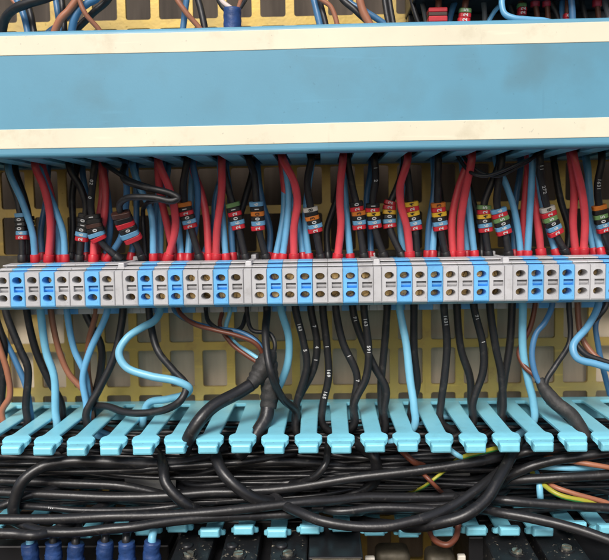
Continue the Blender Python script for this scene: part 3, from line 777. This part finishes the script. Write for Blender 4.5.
# right hand thin wires
g_r = 'thin wires at the right below the terminals'
for c, pts, r, lab in (
   ('rust', [(535, 306, 30), (530, 328, 30), (519, 352, 30), (524, 366, 33), (536, 377, 36), (545, 390, 38)], 1.1, 'thin brown wire curving behind the last light blue wire into black sleeving'),
   ('navy', [(552, 306, 32), (545, 322, 34), (536, 334, 35), (532, 355, 36), (537, 378, 37), (546, 391, 38)], 1.2, 'dark blue wire bowing left into the short black sleeving'),
   ('black', [(569, 306, 30), (569.5, 342, 32), (556, 365, 36), (546, 382, 38), (548, 392, 38)], 1.15, 'thin black wire hanging right of the bowed dark blue wire'),
   ('blue', [(598, 306, 34), (588, 326, 38), (573, 346, 42), (577, 358, 44), (596, 364, 45), (616, 370, 46)], 1.5, 'blue wire bent sharply right below the far right terminals'),
   ('brown', [(577.5, 306, 26), (582, 338, 30), (595, 356, 34), (616, 371, 38)], 1.3, 'brown wire slanting right below the far right terminals'),
   ('black', [(606, 306, 30), (588, 326, 34), (576, 341, 38), (584, 353, 40), (600, 360, 41), (618, 365, 42)], 1.2, 'thin black wire following the sharply bent blue wire'),
   ('navy', [(604, 308, 26), (596, 322, 27), (598, 345, 28), (606, 380, 28), (610, 395, 26)], 1.2, 'dark blue wire hanging at the right picture edge')):
    wire(c, pts, 0, 0, lab, g_r, r=r, ext0=(0, 0, 6))
bm_p = spline([W(539, 379, 36), W(545, 390, 38), W(556, 403, 42), W(572, 416, 46), (W(572, 416, 46)+Vector((5, -3, -9)))], 8)
o = obj('sleeving', tube(bm_p, lambda t: 1.9+1.0*min(1, t*3), 14, .03), 'tape_cloth', smooth=True)
tag(o, 'short black sleeving running from thin wires between the right duct fingers', 'cable sleeve')

# --- cables lying in the lower duct
g_c = 'black cables lying along the lower duct'
def dep(y): return 38 + max(0, y-462)*.22 + max(0, y-500)*.75
CB = [
 (2.35, [(15, 520, 59), (14, 508, 60), (16.5, 495, 60), (24, 481, 59), (43, 467.5, 56), (69, 461.8, 54), (110, 462.5, 52), (143, 464, 50), (175, 463.5, 47), (207, 457, 42), (226, 448, 36)], 'thick black cable rising in a round bend at the left and running right'),
 (1.95, [(-12, 519.5, 70), (54, 519, 70), (110, 516, 70), (154, 516, 69), (210, 512.3, 67), (264, 507.5, 64), (310, 502, 60), (332, 500.5, 58), (364, 497.5, 55), (410, 497, 52), (464, 496, 50), (500, 493, 45)], 'long front black cable crossing low from the left edge past the middle'),
 (2.0, [(-12, 533.5, 78), (15, 535, 78), (34, 535.5, 78), (52, 532, 74), (70, 524, 66)], 'short lowest black cable at the left edge above the blue sleeves'),
 (1.9, [(10, 519, 63), (24, 526, 70), (43, 531.5, 75), (75, 533, 76), (110, 529, 75), (132, 526.5, 74), (175, 520.5, 70), (220, 517, 66), (262, 516, 62), (300, 512, 58)], 'black cable sagging in front of the blue sleeves at the left'),
 (1.9, [(-12, 480.5, 46), (30, 482, 47), (70, 484, 48), (121, 486.5, 48), (150, 491, 47), (180, 500, 46), (215, 505, 46)], 'black cable at mid height left, dropping behind the long pale one'),
 (1.95, [(-12, 492, 52), (64, 496, 54), (110, 497.5, 54), (164, 496, 54), (210, 493, 53), (232, 492.5, 53), (275, 490, 54), (300, 487, 55), (353, 478.5, 56), (410, 472, 56), (443, 467, 56), (475, 461.5, 55), (503, 456, 50), (530, 447, 40)], 'long black cable climbing from the left edge to the upper right'),
 (1.3, [(-12, 474, 42), (40, 474.5, 43), (75, 473, 42), (120, 478, 40), (170, 480, 38), (210, 481, 38), (250, 476, 38)], 'thin black cable with pale print behind the round bend'),
 (1.6, [(-12, 465, 40), (45, 464.5, 40), (90, 470, 38), (140, 473, 36), (200, 470, 34), (260, 474, 34), (330, 466, 34)], 'black cable high at the left just under the fingers'),
 (2.2, [(160, 458, 42), (163.5, 470, 57), (166, 483, 61), (177, 498, 63), (192, 507.5, 62), (212, 514, 54)], 'short black cable slanting down right of the grey patch'),
 (2.35, [(213, 446, 44), (217, 458, 56), (222, 472, 61), (236, 487, 64), (255, 498, 63), (269, 502.5, 60), (290, 505, 50)], 'thick black cable curving down from the fingers in the middle'),
 (1.5, [(328, 444, 38), (327.5, 455, 50), (326, 464, 55), (319, 474, 56), (308, 480, 54), (290, 484, 46)], 'thin black cable curving down left of the middle'),
 (2.3, [(354, 442, 38), (364, 449, 46), (373, 456, 51), (377, 467, 51), (375, 482, 48), (362, 490, 46), (345, 495, 44)], 'thick dark cable bending under the middle fingers'),
 (2.0, [(285, 505, 62), (300, 513, 68), (321, 520.5, 72), (354, 526, 74), (386, 526, 74), (410, 522.5, 73), (422, 519, 72), (454, 505.5, 66), (486, 483, 58), (505, 466, 48)], 'black cable sagging lowest in the middle then climbing right'),
 (2.3, [(362, 521, 46), (390, 525, 58), (415, 527, 67), (439, 523.5, 72), (464, 515, 73), (486, 500, 70), (499, 478.5, 64), (511, 455, 54), (518, 441, 42)], 'thick shiny black cable rising steeply to the right fingers'),
 (1.6, [(296, 500, 46), (350, 503, 50), (400, 507, 52), (443, 505, 52), (470, 500, 48)], 'black cable tucked under the long front cable in the middle'),
 (1.9, [(480, 496, 48), (499, 500.5, 58), (542, 504, 60), (590, 507, 61), (622, 509.5, 61)], 'straight black cable running to the right edge, upper of the low pair'),
 (1.95, [(470, 505, 58), (499, 513, 67), (531, 518.5, 71), (574, 528.5, 76), (622, 545, 82)], 'black cable slanting down to the lower right corner'),
 (2.0, [(488, 488, 44), (510, 482, 52), (552, 478.5, 56), (590, 476, 57), (622, 474, 57)], 'black cable running level to the right edge below the brown wire'),
 (1.9, [(488, 490, 46), (512, 474.5, 54), (542, 464, 56), (585, 456, 56), (622, 451, 56)], 'black cable climbing to the right edge just below the fingers'),
 (1.8, [(500, 459, 44), (525, 452, 48), (565, 447, 48), (622, 444, 46)], 'black cable hidden highest under the right fingers'),
 (1.5, [(555, 482, 42), (585, 487, 44), (622, 495, 45)], 'thin black cable between two thicker ones at the right edge'),
 (1.5, [(20, 503, 48), (60, 503, 50), (110, 500, 50), (160, 503, 49), (230, 500, 50), (285, 497, 50)], 'thin black cable between the long cables at the left'),
 (1.35, [(18, 506, 56), (45, 508, 58), (80, 511, 58), (150, 509, 54), (190, 503, 50)], 'thin black cable with white lettering low at the left'),
 (1.6, [(185, 475, 40), (230, 466, 44), (270, 462, 46), (310, 463, 45), (370, 470, 42), (430, 478, 40)], 'black cable arching under the middle fingers, uppermost'),
 (1.5, [(190, 484, 42), (250, 481, 46), (310, 476, 46), (350, 469, 45), (400, 463, 44), (470, 455, 42)], 'thin black cable rising gently across the middle, upper'),
 (1.5, [(185, 490, 42), (240, 487, 45), (300, 481, 47), (350, 474, 46), (420, 478, 44), (480, 478, 42)], 'thin black cable rising gently across the middle, lower'),
 (1.3, [(190, 468, 36), (240, 470, 38), (300, 472, 40), (360, 464, 40), (420, 458, 38)], 'thin dark cable deep in the duct behind the arching cable'),
 (1.6, [(235, 456, 34), (290, 455, 36), (350, 459, 38), (420, 464, 38), (500, 462, 36)], 'dark cable close beneath the middle fingers'),
 (1.7, [(-12, 510, 56), (4, 505, 57), (22, 497, 55), (50, 490, 50)], 'short black cable poking up at the left edge'),
 (1.7, [(330, 511, 56), (380, 508, 57), (440, 509, 56), (480, 511, 54)], 'black cable just above the sagging one in the middle'),
 (1.7, [(-12, 456, 34), (60, 458, 34), (120, 456, 34), (190, 460, 34), (260, 463, 34)], 'dark cable close beneath the left fingers'),
 (1.7, [(500, 470, 40), (550, 471, 42), (622, 463, 42)], 'dark cable deep at the right behind the level one'),
 (1.8, [(200, 517, 58), (260, 512, 56), (320, 508, 54), (360, 512, 54)], 'black cable under the long front cable at the centre'),
]
for r, pts, lab in CB:
    pr = [(506.4, '7163')] if 'lettering' in lab else None
    e0 = (-12, 20, 2) if pts[0][0] > 100 and pts[0][1] > 452 else None
    e1 = (12, 20, 2) if pts[-1][0] < 600 and pts[-1][1] > 452 else None
    o = wire('black', pts, 0, 0, lab, g_c, r=r, name='cable', cat='cable', m='black_rubber', per=10, ext0=e0, ext1=e1)
    if 'lettering' in lab or 'print' in lab:
        pp = spline(pathpts(pts, 0, 0), 10); s = lengths(pp); bm = bmesh.new()
        for s0, txt in ((14, '163'), (24, '7161')) if 'lettering' in lab else ((26, '1631'), (36, '65')):
            for k, ch in enumerate(txt):
                p, t = at_len(pp, s, s0+k*.8); f = Vector((0, -.8, .6)); f = (f-t*f.dot(t)).normalized()
                put_glyph(bm, ch, p+f*(r+.06), t, f.cross(t), 1.15)
        obj('print', bm, 'ink_white', o)
# the many cables deep in the duct, none of which can be told from the next
for k in range(34):
    d = 6+k % 6*5+random.uniform(-2, 2); z0 = ZW-9-(k*7 % 34)/34*(ZW-ZL-12); ph = random.uniform(0, 6); am = random.uniform(.6, 2.4); r = random.uniform(1.15, 1.95)
    xs0 = -165+random.choice((0, 0, 0, 30, 90)); xs1 = 150-random.choice((0, 0, 0, 40, 80)); pts = []
    for j in range(9):
        xx = xs0+(xs1-xs0)*j/8
        pts.append(Vector((xx, -max(5, d+1.5*math.sin(ph*2+xx*.03)+random.uniform(-1, 1)), max(ZL+2.2, min(ZW-8, z0+am*math.sin(ph+xx*.035)+random.uniform(-.8, .8))))))
    o = obj('cable', tube(spline(pts, 7), r, 10), 'black_rubber', smooth=True)
    o['label'] = 'black cable buried deep in the lower duct behind the other black cables'; o['category'] = 'cable'; o['group'] = 'black cables buried in the lower duct'
for k in range(34):
    d = 26+k % 7*4+random.uniform(-1.5, 1.5); r = random.uniform(.7, 1.25); z0 = ZW-9-(k*11 % 34)/34*(ZW-ZL-14); sl = random.uniform(-.045, .045); ph = random.uniform(0, 6)
    xs0 = -160+random.choice((0, 0, 40, 90, 140)); xs1 = xs0+random.uniform(120, 300); pts = []
    for j in range(8):
        xx = min(150, xs0+(xs1-xs0)*j/7)+j*.01
        zz = z0+sl*(xx+10)+1.3*math.sin(ph+xx*.045); dd = d-(10 if j in (0, 7) else 0)
        pts.append(Vector((xx, -min(dd, 51), max(ZL+2.5, min(ZW-6.5, zz)))))
    o = obj('cable', tube(spline(pts, 7), r, 10), 'black_rubber', smooth=True)
    o['label'] = 'thin black cable threaded among the thicker black cables in the lower duct'; o['category'] = 'cable'; o['group'] = 'thin black cables threaded through the lower duct'
for k in range(16):
    d = 14+k % 8*6; z0 = ZU+4.5+(k//8)*5; pts = []
    for j in range(8): pts.append(Vector((-172+j*46, -d-random.uniform(-2, 2), z0+random.uniform(-1, 1))))
    o = obj('cable', tube(spline(pts, 6), 2.4, 10), 'black_rubber', smooth=True)
    o['label'] = 'black cable inside the closed upper duct, glimpsed through the slots of its underside'; o['category'] = 'cable'; o['group'] = 'black cables inside the closed upper duct'
# smaller coloured wires among them
for c, r, pts, lab in (
   ('yellow', 1.0, [(530, 470, 46), (545, 486, 56), (559, 495, 60), (585, 501, 60), (612, 505, 56)], 'yellow and green wire emerging between right cables, lower of two'),
   ('brown', 1.0, [(540, 474, 46), (552.6, 486, 56), (574, 493.6, 59), (604, 502, 59), (618, 507, 57)], 'brown wire beside the yellow and green wire at the right'),
   ('brown', 1.05, [(545, 457, 44), (578, 462.5, 56), (600, 466, 58), (620, 469.5, 58)], 'brown wire running to the right edge under the fingers'),
   ('sky', 1.1, [(525, 466, 46), (547, 467.5, 52), (570, 468.5, 54), (593, 468, 53), (618, 472, 48)], 'pale blue wire lying level among the right cables'),
   ('rust', 1.25, [(396, 440, 38), (400, 448, 48), (406, 455, 54), (413, 461.5, 55), (424, 466, 48)], 'rust brown wire dropping between middle fingers'),
   ('yellow', 1.0, [(455, 462, 46), (466.5, 456, 54), (486, 451, 55), (504, 446, 50), (515, 440, 42)], 'yellow and green wire arching just below the right fingers'),
   ('sky', 1.05, [(444, 440, 40), (450, 449.5, 52), (457, 455, 54), (468, 460, 50)], 'pale blue wire dropping below the fingers right of the middle'),
   ('rust', .85, [(412, 465, 38), (418, 470, 50), (425.7, 476.5, 57), (435.4, 486, 58), (441, 492, 50), (447, 497, 38)], 'short rust brown wire crossing a yellow and green one'),
   ('yellow', .7, [(456, 462, 38), (449, 467, 48), (443, 472, 55), (433, 480, 57), (425, 486, 54), (417, 490, 46), (408, 493, 36)], 'yellow and green wire crossed by a short rust brown one'),
   ('rust', 1.2, [(458, 519, 60), (458, 528, 62), (455, 539, 66), (447, 545, 68), (437, 542, 66), (431, 534, 62), (429, 524, 56)], 'rust brown wire hooked in a loop below the lower duct'),
   ('sky', 1.1, [(410, 446, 22), (420, 426, 18), (429, 419, 16), (442, 417, 16), (456, 420, 17), (462, 436, 20)], 'pale blue wire curled inside the duct, left one of two'),
   ('sky', 1.1, [(446, 446, 22), (453, 427, 16), (468, 417, 14), (482, 415, 14), (496, 418, 15), (506, 432, 19)], 'pale blue wire curled inside the duct, right one of two'),
   ('rust', 1.1, [(476, 444, 24), (487, 428, 20), (496, 420, 18), (506, 417, 16)], 'rust brown wire behind the right fingers inside the duct'),
   ('sky', 1.3, [(535, 470, 44), (539, 482, 54), (540, 494, 56), (541, 504, 52)], 'short pale blue wire end standing among the right cables'),
):
    o = wire(c, pts, 0, 0, lab, 'thin coloured wires among the black cables', r=r)
    if c == 'yellow':
        pp = spline(pathpts(pts, 0, 0), 8); fr = frames(pp)
        q = [p+Vector((0, -.45, -.55)).normalized()*r*.45 for p in pp]
        obj('green_band', tube(q, r*.72, 10), 'green_pvc', o, smooth=True)
for pts, lab in (([(125, 483, 41), (150, 486.5, 42), (176, 487, 42)], 'pale grey flat strip glimpsed between cables at the left'),
                 ([(368, 484, 40), (410, 483, 42), (470, 480, 42)], 'pale grey flat strip glimpsed between cables in the middle')):
    pp = spline(pathpts(pts, 0, 0), 6); bm = bmesh.new()
    loft(bm, [[p+Vector((0, b, a)) for a, b in ((-3, -1.1), (3, .1), (3, .9), (-3, -.3))] for p in pp])
    tag(obj('flat_cable', fix(bm), 'ribbon_grey'), lab, 'cable', 'pale flat strips among the cables')

# ------------------------------------------------------------------ below the duct
def boot(px, top, d, lab):
    p = W(px, top, d); o = empty('cable_lug', p - Vector((0, 0, 16)))
    tag(o, lab, 'cable lug', 'blue sleeved lugs under the lower duct')
    pts = [p+Vector((random.uniform(-.3, .3), 0, 0)), p+Vector((random.uniform(-.4, .4), 0, -5)), p+Vector((random.uniform(-.4, .4), 0, -10)), p+Vector((0, 0, -16))]
    obj('sleeve', tube(spline(pts, 8), lambda t: 3.05+.28*math.sin(t*15+px)*(.3+t)+.45*t, 18, .06), 'sleeve_blue', o, smooth=True)
    q = [p+Vector((random.uniform(-2, 2), 9, 4.5)), p+Vector((0, 3.5, 3.2)), p+Vector((0, .5, 1.2)), p+Vector((0, 0, -2))]
    obj('wire', tube(spline(q, 6), 1.6, 12), random.choice(['black_rubber', 'sky_pvc']), o, smooth=True)
for (px, top), lab in zip(((30, 543.5), (53, 542.5), (75.5, 543.5), (105, 541.5), (126, 542), (152, 541.5)),
    ('leftmost blue sleeved lug under the lower duct', 'blue sleeved lug second from the left under the duct', 'blue sleeved lug third from the left under the duct',
     'blue sleeved lug third from the right under the duct', 'blue sleeved lug second from the right under the duct', 'rightmost blue sleeved lug beside the black screw block')):
    boot(px, top, 72, lab)
def block(xa, xb, ya, d0, d1, lab, screw=None, knob=None):
    """black device whose sloping top carries a screw"""
    pa, pb = W(xa, ya, d0), W(xb, ya, d0); z = (pa.z+pb.z)/2; sl = .06
    o = empty('screw_block', ((pa.x+pb.x)/2, -d0, z-24)); tag(o, lab, 'terminal block', 'black screw blocks at the bottom')
    bm = bmesh.new(); b2 = bmesh.new()
    box(b2, pa.x, pb.x, d0-14, d1, z-24, z, .0)
    for v in b2.verts:
        if v.co.z > z-1: v.co.z -= (-v.co.y-d0)*sl
    bmesh.ops.bevel(b2, geom=list(b2.edges), offset=.7, segments=2, affect='EDGES', profile=.5)
    merge(bm, b2); obj('body', bm, 'box_black', o)
    if screw:
        dd = d0
        while P(Vector((pa.x, -dd, z-(dd-d0)*sl)))[1] < screw[1] and dd < d1-4: dd += .2
        p = W(screw[0], screw[1], dd); p = Vector((p.x, -dd, z-(dd-d0)*sl))
        s = screw_mesh(0, 0, 0, 2.0, random.uniform(0, 3))
        rot = Matrix.Rotation(math.radians(-90)+sl, 4, 'X')
        for v in s.verts: v.co = rot @ v.co + p + Vector((0, 0, .1))
        obj('screw', s, 'steel_metal', o)
        bm = bmesh.new(); rings = []
        for rr, zz2 in ((3.1, -.2), (3.0, .55), (2.3, .6), (2.2, -.1)):
            rings.append([p+Vector((rr*math.cos(a*math.pi/12), rr*math.sin(a*math.pi/12), zz2+rr*math.sin(a*math.pi/12)*sl)) for a in range(24)])
        loft(bm, rings, cap=False); obj('collar', fix(bm), 'box_black', o, smooth=False)
    if knob:
        p = W(knob[0], knob[1], d0+knob[2]); zz = z-knob[2]*sl-.1
        bm = bmesh.new()
        loft(bm, [[Vector((p.x+rr*math.cos(a*math.pi/10), -(d0+knob[2])+rr*math.sin(a*math.pi/10), zz+h)) for a in range(20)] for rr, h in ((2.4, -.3), (2.4, .7), (1.9, 1.2), (.6, 1.35))])
        obj('knob', fix(bm), 'ferrule_black', o, smooth=True)
block(178, 214, 540, 60, 98, 'black screw block beside the rightmost blue lug', (189, 556, 19), (187, 541, 5))
block(225, 260, 540, 60, 98, 'black screw block under the middle left fingers', (238.6, 556, 19), (232, 543, 5))
block(272, 308, 540, 60, 98, 'black screw block with dusty top beside the smooth box', (288, 555, 19), (281.5, 542, 5))
block(484, 527, 538, 58, 98, 'black screw block left of the lower right corner', (517, 553, 19), None)
block(534, 574, 536, 58, 98, 'black screw block nearest the lower right corner', (566.6, 549.5, 18), None)
bm = bmesh.new(); pa, pb = W(309, 539, 62), W(361, 539, 62)
box(bm, pa.x, pb.x, 40, 78, pa.z-26, pa.z, .6)
o = obj('relay_box', bm, 'ferrule_black'); tag(o, 'smooth black box with a pale lower edge under the middle fingers', 'box')
pa, pb = W(312, 559, 78.4), W(361, 559, 78.4)
bm = bmesh.new(); box(bm, pa.x, pb.x, 77.5, 78.6, pa.z-3, pa.z, .2); obj('edge_strip', bm, 'steel_dull', o)
for (xa, xb, ya, d), m, lab in (((376, 411, 553, 50), 'steel_dull', 'dull grey rounded metal cap at the bottom edge, left of the hooked wire'),
                            ((427, 457, 556, 50), 'steel_dull', 'dull grey rounded metal cap at the bottom edge, under the hooked wire')):
    pa, pb = W(xa, ya, d), W(xb, ya, d); bm = bmesh.new()
    box(bm, pa.x, pb.x, d-12, d, pa.z-16, pa.z, 3.0, 5)
    tag(obj('metal_cap', bm, m, smooth=True), lab, 'cap', 'dull metal caps at the bottom edge')
for (xa, xb, ya, d), lab in (((365, 375, 558, 58), 'small white plastic tab beside the smooth black box'), ((458, 466, 556, 58), 'small white plastic tab left of the dark gap')):
    pa, pb = W(xa, ya, d), W(xb, ya, d); bm = bmesh.new(); box(bm, pa.x, pb.x, d-2.5, d, pa.z-10, pa.z, .5)
    tag(obj('plastic_tab', bm, 'white_plastic'), lab, 'tab', 'white tabs at the bottom edge')
bm = bmesh.new(); pa, pb = W(467, 533, 52), W(483, 533, 52)
box(bm, pa.x, pb.x, 20, 56, pa.z-26, pa.z, .6)
tag(obj('relay_box', bm, 'ferrule_black'), 'narrow black box between the white tab and the right screw blocks', 'box')
for xa, xb, lab in ((173, 312, 'added black filler behind the screw blocks in the middle of the bottom edge'), (484, 650, 'added black filler behind the screw blocks at the lower right corner')):
    bm = bmesh.new(); pa, pb = W(xa, 540, 50), W(xb, 540, 50)
    box(bm, pa.x, pb.x, 6, 66, ZL-40, ZL-10, .5)  # black filler added so the gaps between the screw blocks stay dark
    box(bm, pa.x, pb.x, 6, 40, ZL-10.4, ZL-4, .5)
    tag(obj('terminal_housing', bm, 'ferrule_black'), lab, 'housing')
bm = bmesh.new(); pa, pb = W(-20, 540, 40), W(172, 540, 40)
box(bm, pa.x, pb.x, 8, 46, pa.z-30, pa.z, .8)
tag(obj('terminal_housing', bm, 'ferrule_black'), 'long black housing behind the blue sleeved lugs', 'housing')

# ------------------------------------------------------------------ above the upper duct
g_t = 'wires dropping behind the top edge of the blue lid'
TW = [
 ('black', 1.9, [(66, -12, 36), (48, -3, 40), (29, 3, 40), (14, 9, 38), (4.5, 20, 34), (2, 40, 30)], 'thick black wire arching at the top left corner'),
 ('navy', 1.4, [(15, -6), (23.5, 14), (29, 40)], 'dark blue wire right of the arching black one at the top left'),
 ('black', 1.3, [(26, -6), (31.6, 18), (35, 40)], 'black wire beside the leftmost dark blue wire above the lid'),
 ('brown', .8, [(9, -6), (19, 8), (27, 24), (30, 40)], 'thin brown wire crossing at the top left corner'),
 ('navy', 1.4, [(55.5, -6), (58.6, 16), (62, 40)], 'dark blue wire straight down behind the thick brown curve'),
 ('black', 1.3, [(61, -6), (63, 10), (65, 40)], 'black wire straight down behind the thick brown curve'),
 ('brown', 1.6, [(79, -6, 38), (70, 9, 38), (60, 20, 38), (53, 40, 36)], 'thick brown wire curving down left above the lid'),
 ('navy', 1.4, [(79, 0, 30), (72, 10, 30), (62, 22, 30), (44, 38, 30)], 'dark blue wire slanting behind the thick brown curve'),
 ('navy', 1.6, [(98, -4, 36), (88, 3, 36), (79, 10, 36), (74, 20, 36), (71, 40, 34)], 'bright dark blue wire curving down above the lid at the left'),
 ('brown', 1.0, [(78, -6, 40), (85, 13, 40), (101, 33, 38)], 'thin brown wire slanting right across the blue curve'),
 ('black', 1.5, [(110, -4, 30), (92, 14, 30), (74, 34, 30)], 'black wire slanting down left behind the blue curve'),
 ('brown', 1.1, [(175, -6, 36), (185, 11, 36), (203, 34, 34)], 'brown wire crossing a dark blue one left of the blue sleeve'),
 ('navy', 1.3, [(187, -6, 30), (185, 12, 30), (182.5, 36, 30)], 'dark blue wire crossed by brown left of the blue sleeve'),
 ('black', 1.4, [(197, -6), (201, 10), (206, 36)], 'black wire close left of the blue taped sleeve'),
 ('navy', 1.4, [(313, -6), (316, 8), (322, 36)], 'dark blue wire left of a brown one above the lid centre'),
 ('black', 1.3, [(318, -6), (322, 10), (328, 36)], 'black wire between blue and brown above the lid centre'),
 ('brown', 1.0, [(318, -4, 36), (331, 7, 36), (339, 34, 36)], 'thin brown wire bending down above the lid centre'),
 ('black', 1.3, [(340, -5, 34), (356, 11, 36), (376, 32, 36)], 'black wire slanting right under the thick brown one'),
 ('navy', 1.3, [(348, 0, 30), (365, 11, 32), (390, 30, 32)], 'dark blue wire slanting right behind the thick brown one'),
 ('brown', 1.6, [(359, -6, 40), (363, 11, 40), (374, 34, 40)], 'thick brown wire above the lid right of the centre'),
 ('black', 1.2, [(384, -6), (386, 10), (390, 34)], 'black wire of a close pair right of the thick brown one, left one'),
 ('black', 1.1, [(389, -6), (391, 10), (395, 34)], 'black wire of a close pair right of the thick brown one, right one'),
 ('black', 1.1, [(411, -6), (415, 12), (422, 34)], 'black wire left of the red wire connector above the lid'),
 ('grey', 1.0, [(421, -6), (424, 10), (428, 34)], 'grey wire just left of the red wire connector'),
 ('navy', 1.2, [(457, -6), (452, 10), (447, 34)], 'dark blue wire between the red connector and the red markers'),
 ('grey', 1.1, [(483, -6), (484.5, 12), (485, 34)], 'grey wire hanging right of the first red markers'),
 ('blue', .9, [(503, 0, 34), (494, 12, 34), (486, 28, 34)], 'thin blue wire slanting left toward the grey wire'),
 ('blue', 1.2, [(502, -6, 42), (502, 6, 43), (505, 14, 44), (514, 18, 45), (528, 19.5, 45), (546, 21, 44), (560, 28, 40)], 'blue wire looping low along the lid edge at the right'),
 ('navy', 1.2, [(563, -6), (562, 10), (561, 34)], 'dark blue wire left of the last red marker above the lid'),
 ('navy', 1.3, [(571, -6, 38), (572, 8, 38), (573, 34, 38)], 'dark blue wire right of the last red marker above the lid'),
 ('black', 1.1, [(548, -6), (556, 12), (562, 34)], 'black wire slanting beside the red collared brown pair'),
 ('black', 1.1, [(581, -6), (584, 12), (588, 34)], 'black wire second from the top right corner'),
 ('grey', 1.0, [(603, -6), (606, 8), (612, 34)], 'grey wire at the top right corner'),
 ('black', 1.2, [(508, -6, 26), (512, 10, 26), (520, 34, 26)], 'black wire behind the low blue loop'),
]
for c, r, pts, lab in TW: wire(c, pts, 30, 33, lab, g_t, r=r, ext0=(0, 0, 14), ext1=(0, 0, -6))
o = wire('white', [(219, -6, 34), (223, 2, 36), (233, 11, 38), (233, 24, 38)], 0, 0, 'pinkish white wire entering a dark blue taped sleeve above the lid', g_t, r=1.0, ext0=(0, 0, 12), ext1=(0, 0, -8))
obj('sleeve', tube(spline([W(232.5, 8.5, 38), W(232.5, 18, 38), W(232.5, 36, 38)], 6), 3.6, 18, .04), 'sleeve_blue', o, smooth=True)
wire('brown', [(242, -6, 34), (240, 3, 36), (237, 12, 38)], 0, 0, 'brown wire entering the dark blue taped sleeve', g_t, r=.9, ext0=(0, 0, 12))
wire('black', [(217, -6, 33), (222, 6, 36), (229, 13, 38)], 0, 0, 'black wire entering the dark blue taped sleeve from the left', g_t, r=1.0, ext0=(0, 0, 12))
wire('black', [(247, -6, 33), (242, 5, 36), (236, 13, 38)], 0, 0, 'black wire entering the dark blue taped sleeve from the right', g_t, r=.9, ext0=(0, 0, 12))
o = wire('rust', [(439, -6, 36), (438.5, 4, 37), (438, 34, 37)], 0, 0, 'rust wire running down into a red banded connector', g_t, r=1.3, ext0=(0, 0, 12))
for ya, yb, m in ((7.5, 11.8, 'tag_red'), (12, 15.8, 'tag_brown'), (16, 21.5, 'tag_red')):
    pa, pb = W(428.5, ya, 40), W(447.5, yb, 40); bm = bmesh.new(); box(bm, pa.x, pb.x, 34, 40.5, pb.z, pa.z, .4); obj('band', bm, m, o)
wire('rust', [(467, -6, 36), (465, 6, 37), (463, 34, 37)], 0, 0, 'rust wire with green and red markers above the lid', g_t, r=1.3, ext0=(0, 0, 12), marks=(7, 25, codes('g5 r2 r2'), 4.6))
wire('rust', [(520, -6, 30), (521.5, 6, 31), (522, 34, 31)], 0, 0, 'rust wire with red markers behind the low blue loop', g_t, r=1.2, ext0=(0, 0, 12), marks=(4, 17, codes('g r2 r2'), 3.4))
wire('rust', [(568, -6, 33), (567.5, 8, 34), (567, 34, 34)], 0, 0, 'rust wire with one red marker between two dark blue wires', g_t, r=1.1, ext0=(0, 0, 12), marks=(12, 24, codes('r0 r0'), 3.2))
for px, dx, lab in ((535, 5, 'rust wire with a red collar right of the low blue loop'), (547, 2, 'second rust wire with a red collar near the top right'), (597, 3, 'rust wire with a red collar nearest the top right corner')):
    o = wire('rust', [(px, 2, 30), (px+dx*.4, 14, 30), (px+dx, 34, 30)], 0, 0, lab, g_t, r=1.1)
    bm = tube([W(px, -6, 30), W(px, 0, 30), W(px, 6.5, 30)], 1.9, 14); obj('collar', bm, 'ferrule_red', o, smooth=True)
bm = bmesh.new(); pa, pb = W(416, -7, 46), W(640, -7, 46)
box(bm, pa.x, pb.x, 6, 46, pa.z, pa.z+40, .8)
o = obj('terminal_housing', bm, 'ferrule_black')
bm = bmesh.new(); pa2 = W(416, 8, 16); box(bm, pa.x+.5, pb.x-.5, 2.5, 16, pa.z-12, pa.z-.05, .6); obj('rear_body', bm, 'ferrule_black', o)
tag(o, 'dark terminal housing above the wires at the top right', 'housing')

# ------------------------------------------------------------------ daylight
world = bpy.data.worlds.new('World'); scene.world = world; world.use_nodes = True
nt = world.node_tree; bg = nt.nodes['Background']
sky = nt.nodes.new('ShaderNodeTexSky'); sky.sky_type = 'NISHITA'; sky.sun_disc = False
EL, AZ = math.radians(41), math.radians(-14)        # azimuth measured from straight in front, minus = from the left
sky.sun_elevation = EL; sky.sun_rotation = math.pi + AZ*-1
sky.air_density = .9; sky.dust_density = 3.0; sky.ozone_density = .6
nt.links.new(sky.outputs['Color'], bg.inputs['Color']); bg.inputs['Strength'].default_value = .07
sun = bpy.data.lights.new('sun', 'SUN'); sun.energy = 1.5; sun.angle = math.radians(22); sun.color = (1.0, .97, .93)
so = bpy.data.objects.new('sun', sun); COL.objects.link(so)
dirn = Vector((-math.sin(AZ)*math.cos(EL), math.cos(AZ)*math.cos(EL), -math.sin(EL)))
so.rotation_euler = dirn.to_track_quat('-Z', 'Y').to_euler()
so.location = (0, -1, 1)
vs = scene.view_settings; vs.view_transform = 'Standard'; vs.look = 'None'; vs.gamma = 1; vs.use_curve_mapping = False; vs.exposure = 0.84
scene.cycles.max_bounces = 8; scene.cycles.diffuse_bounces = 4; scene.cycles.use_denoising = True
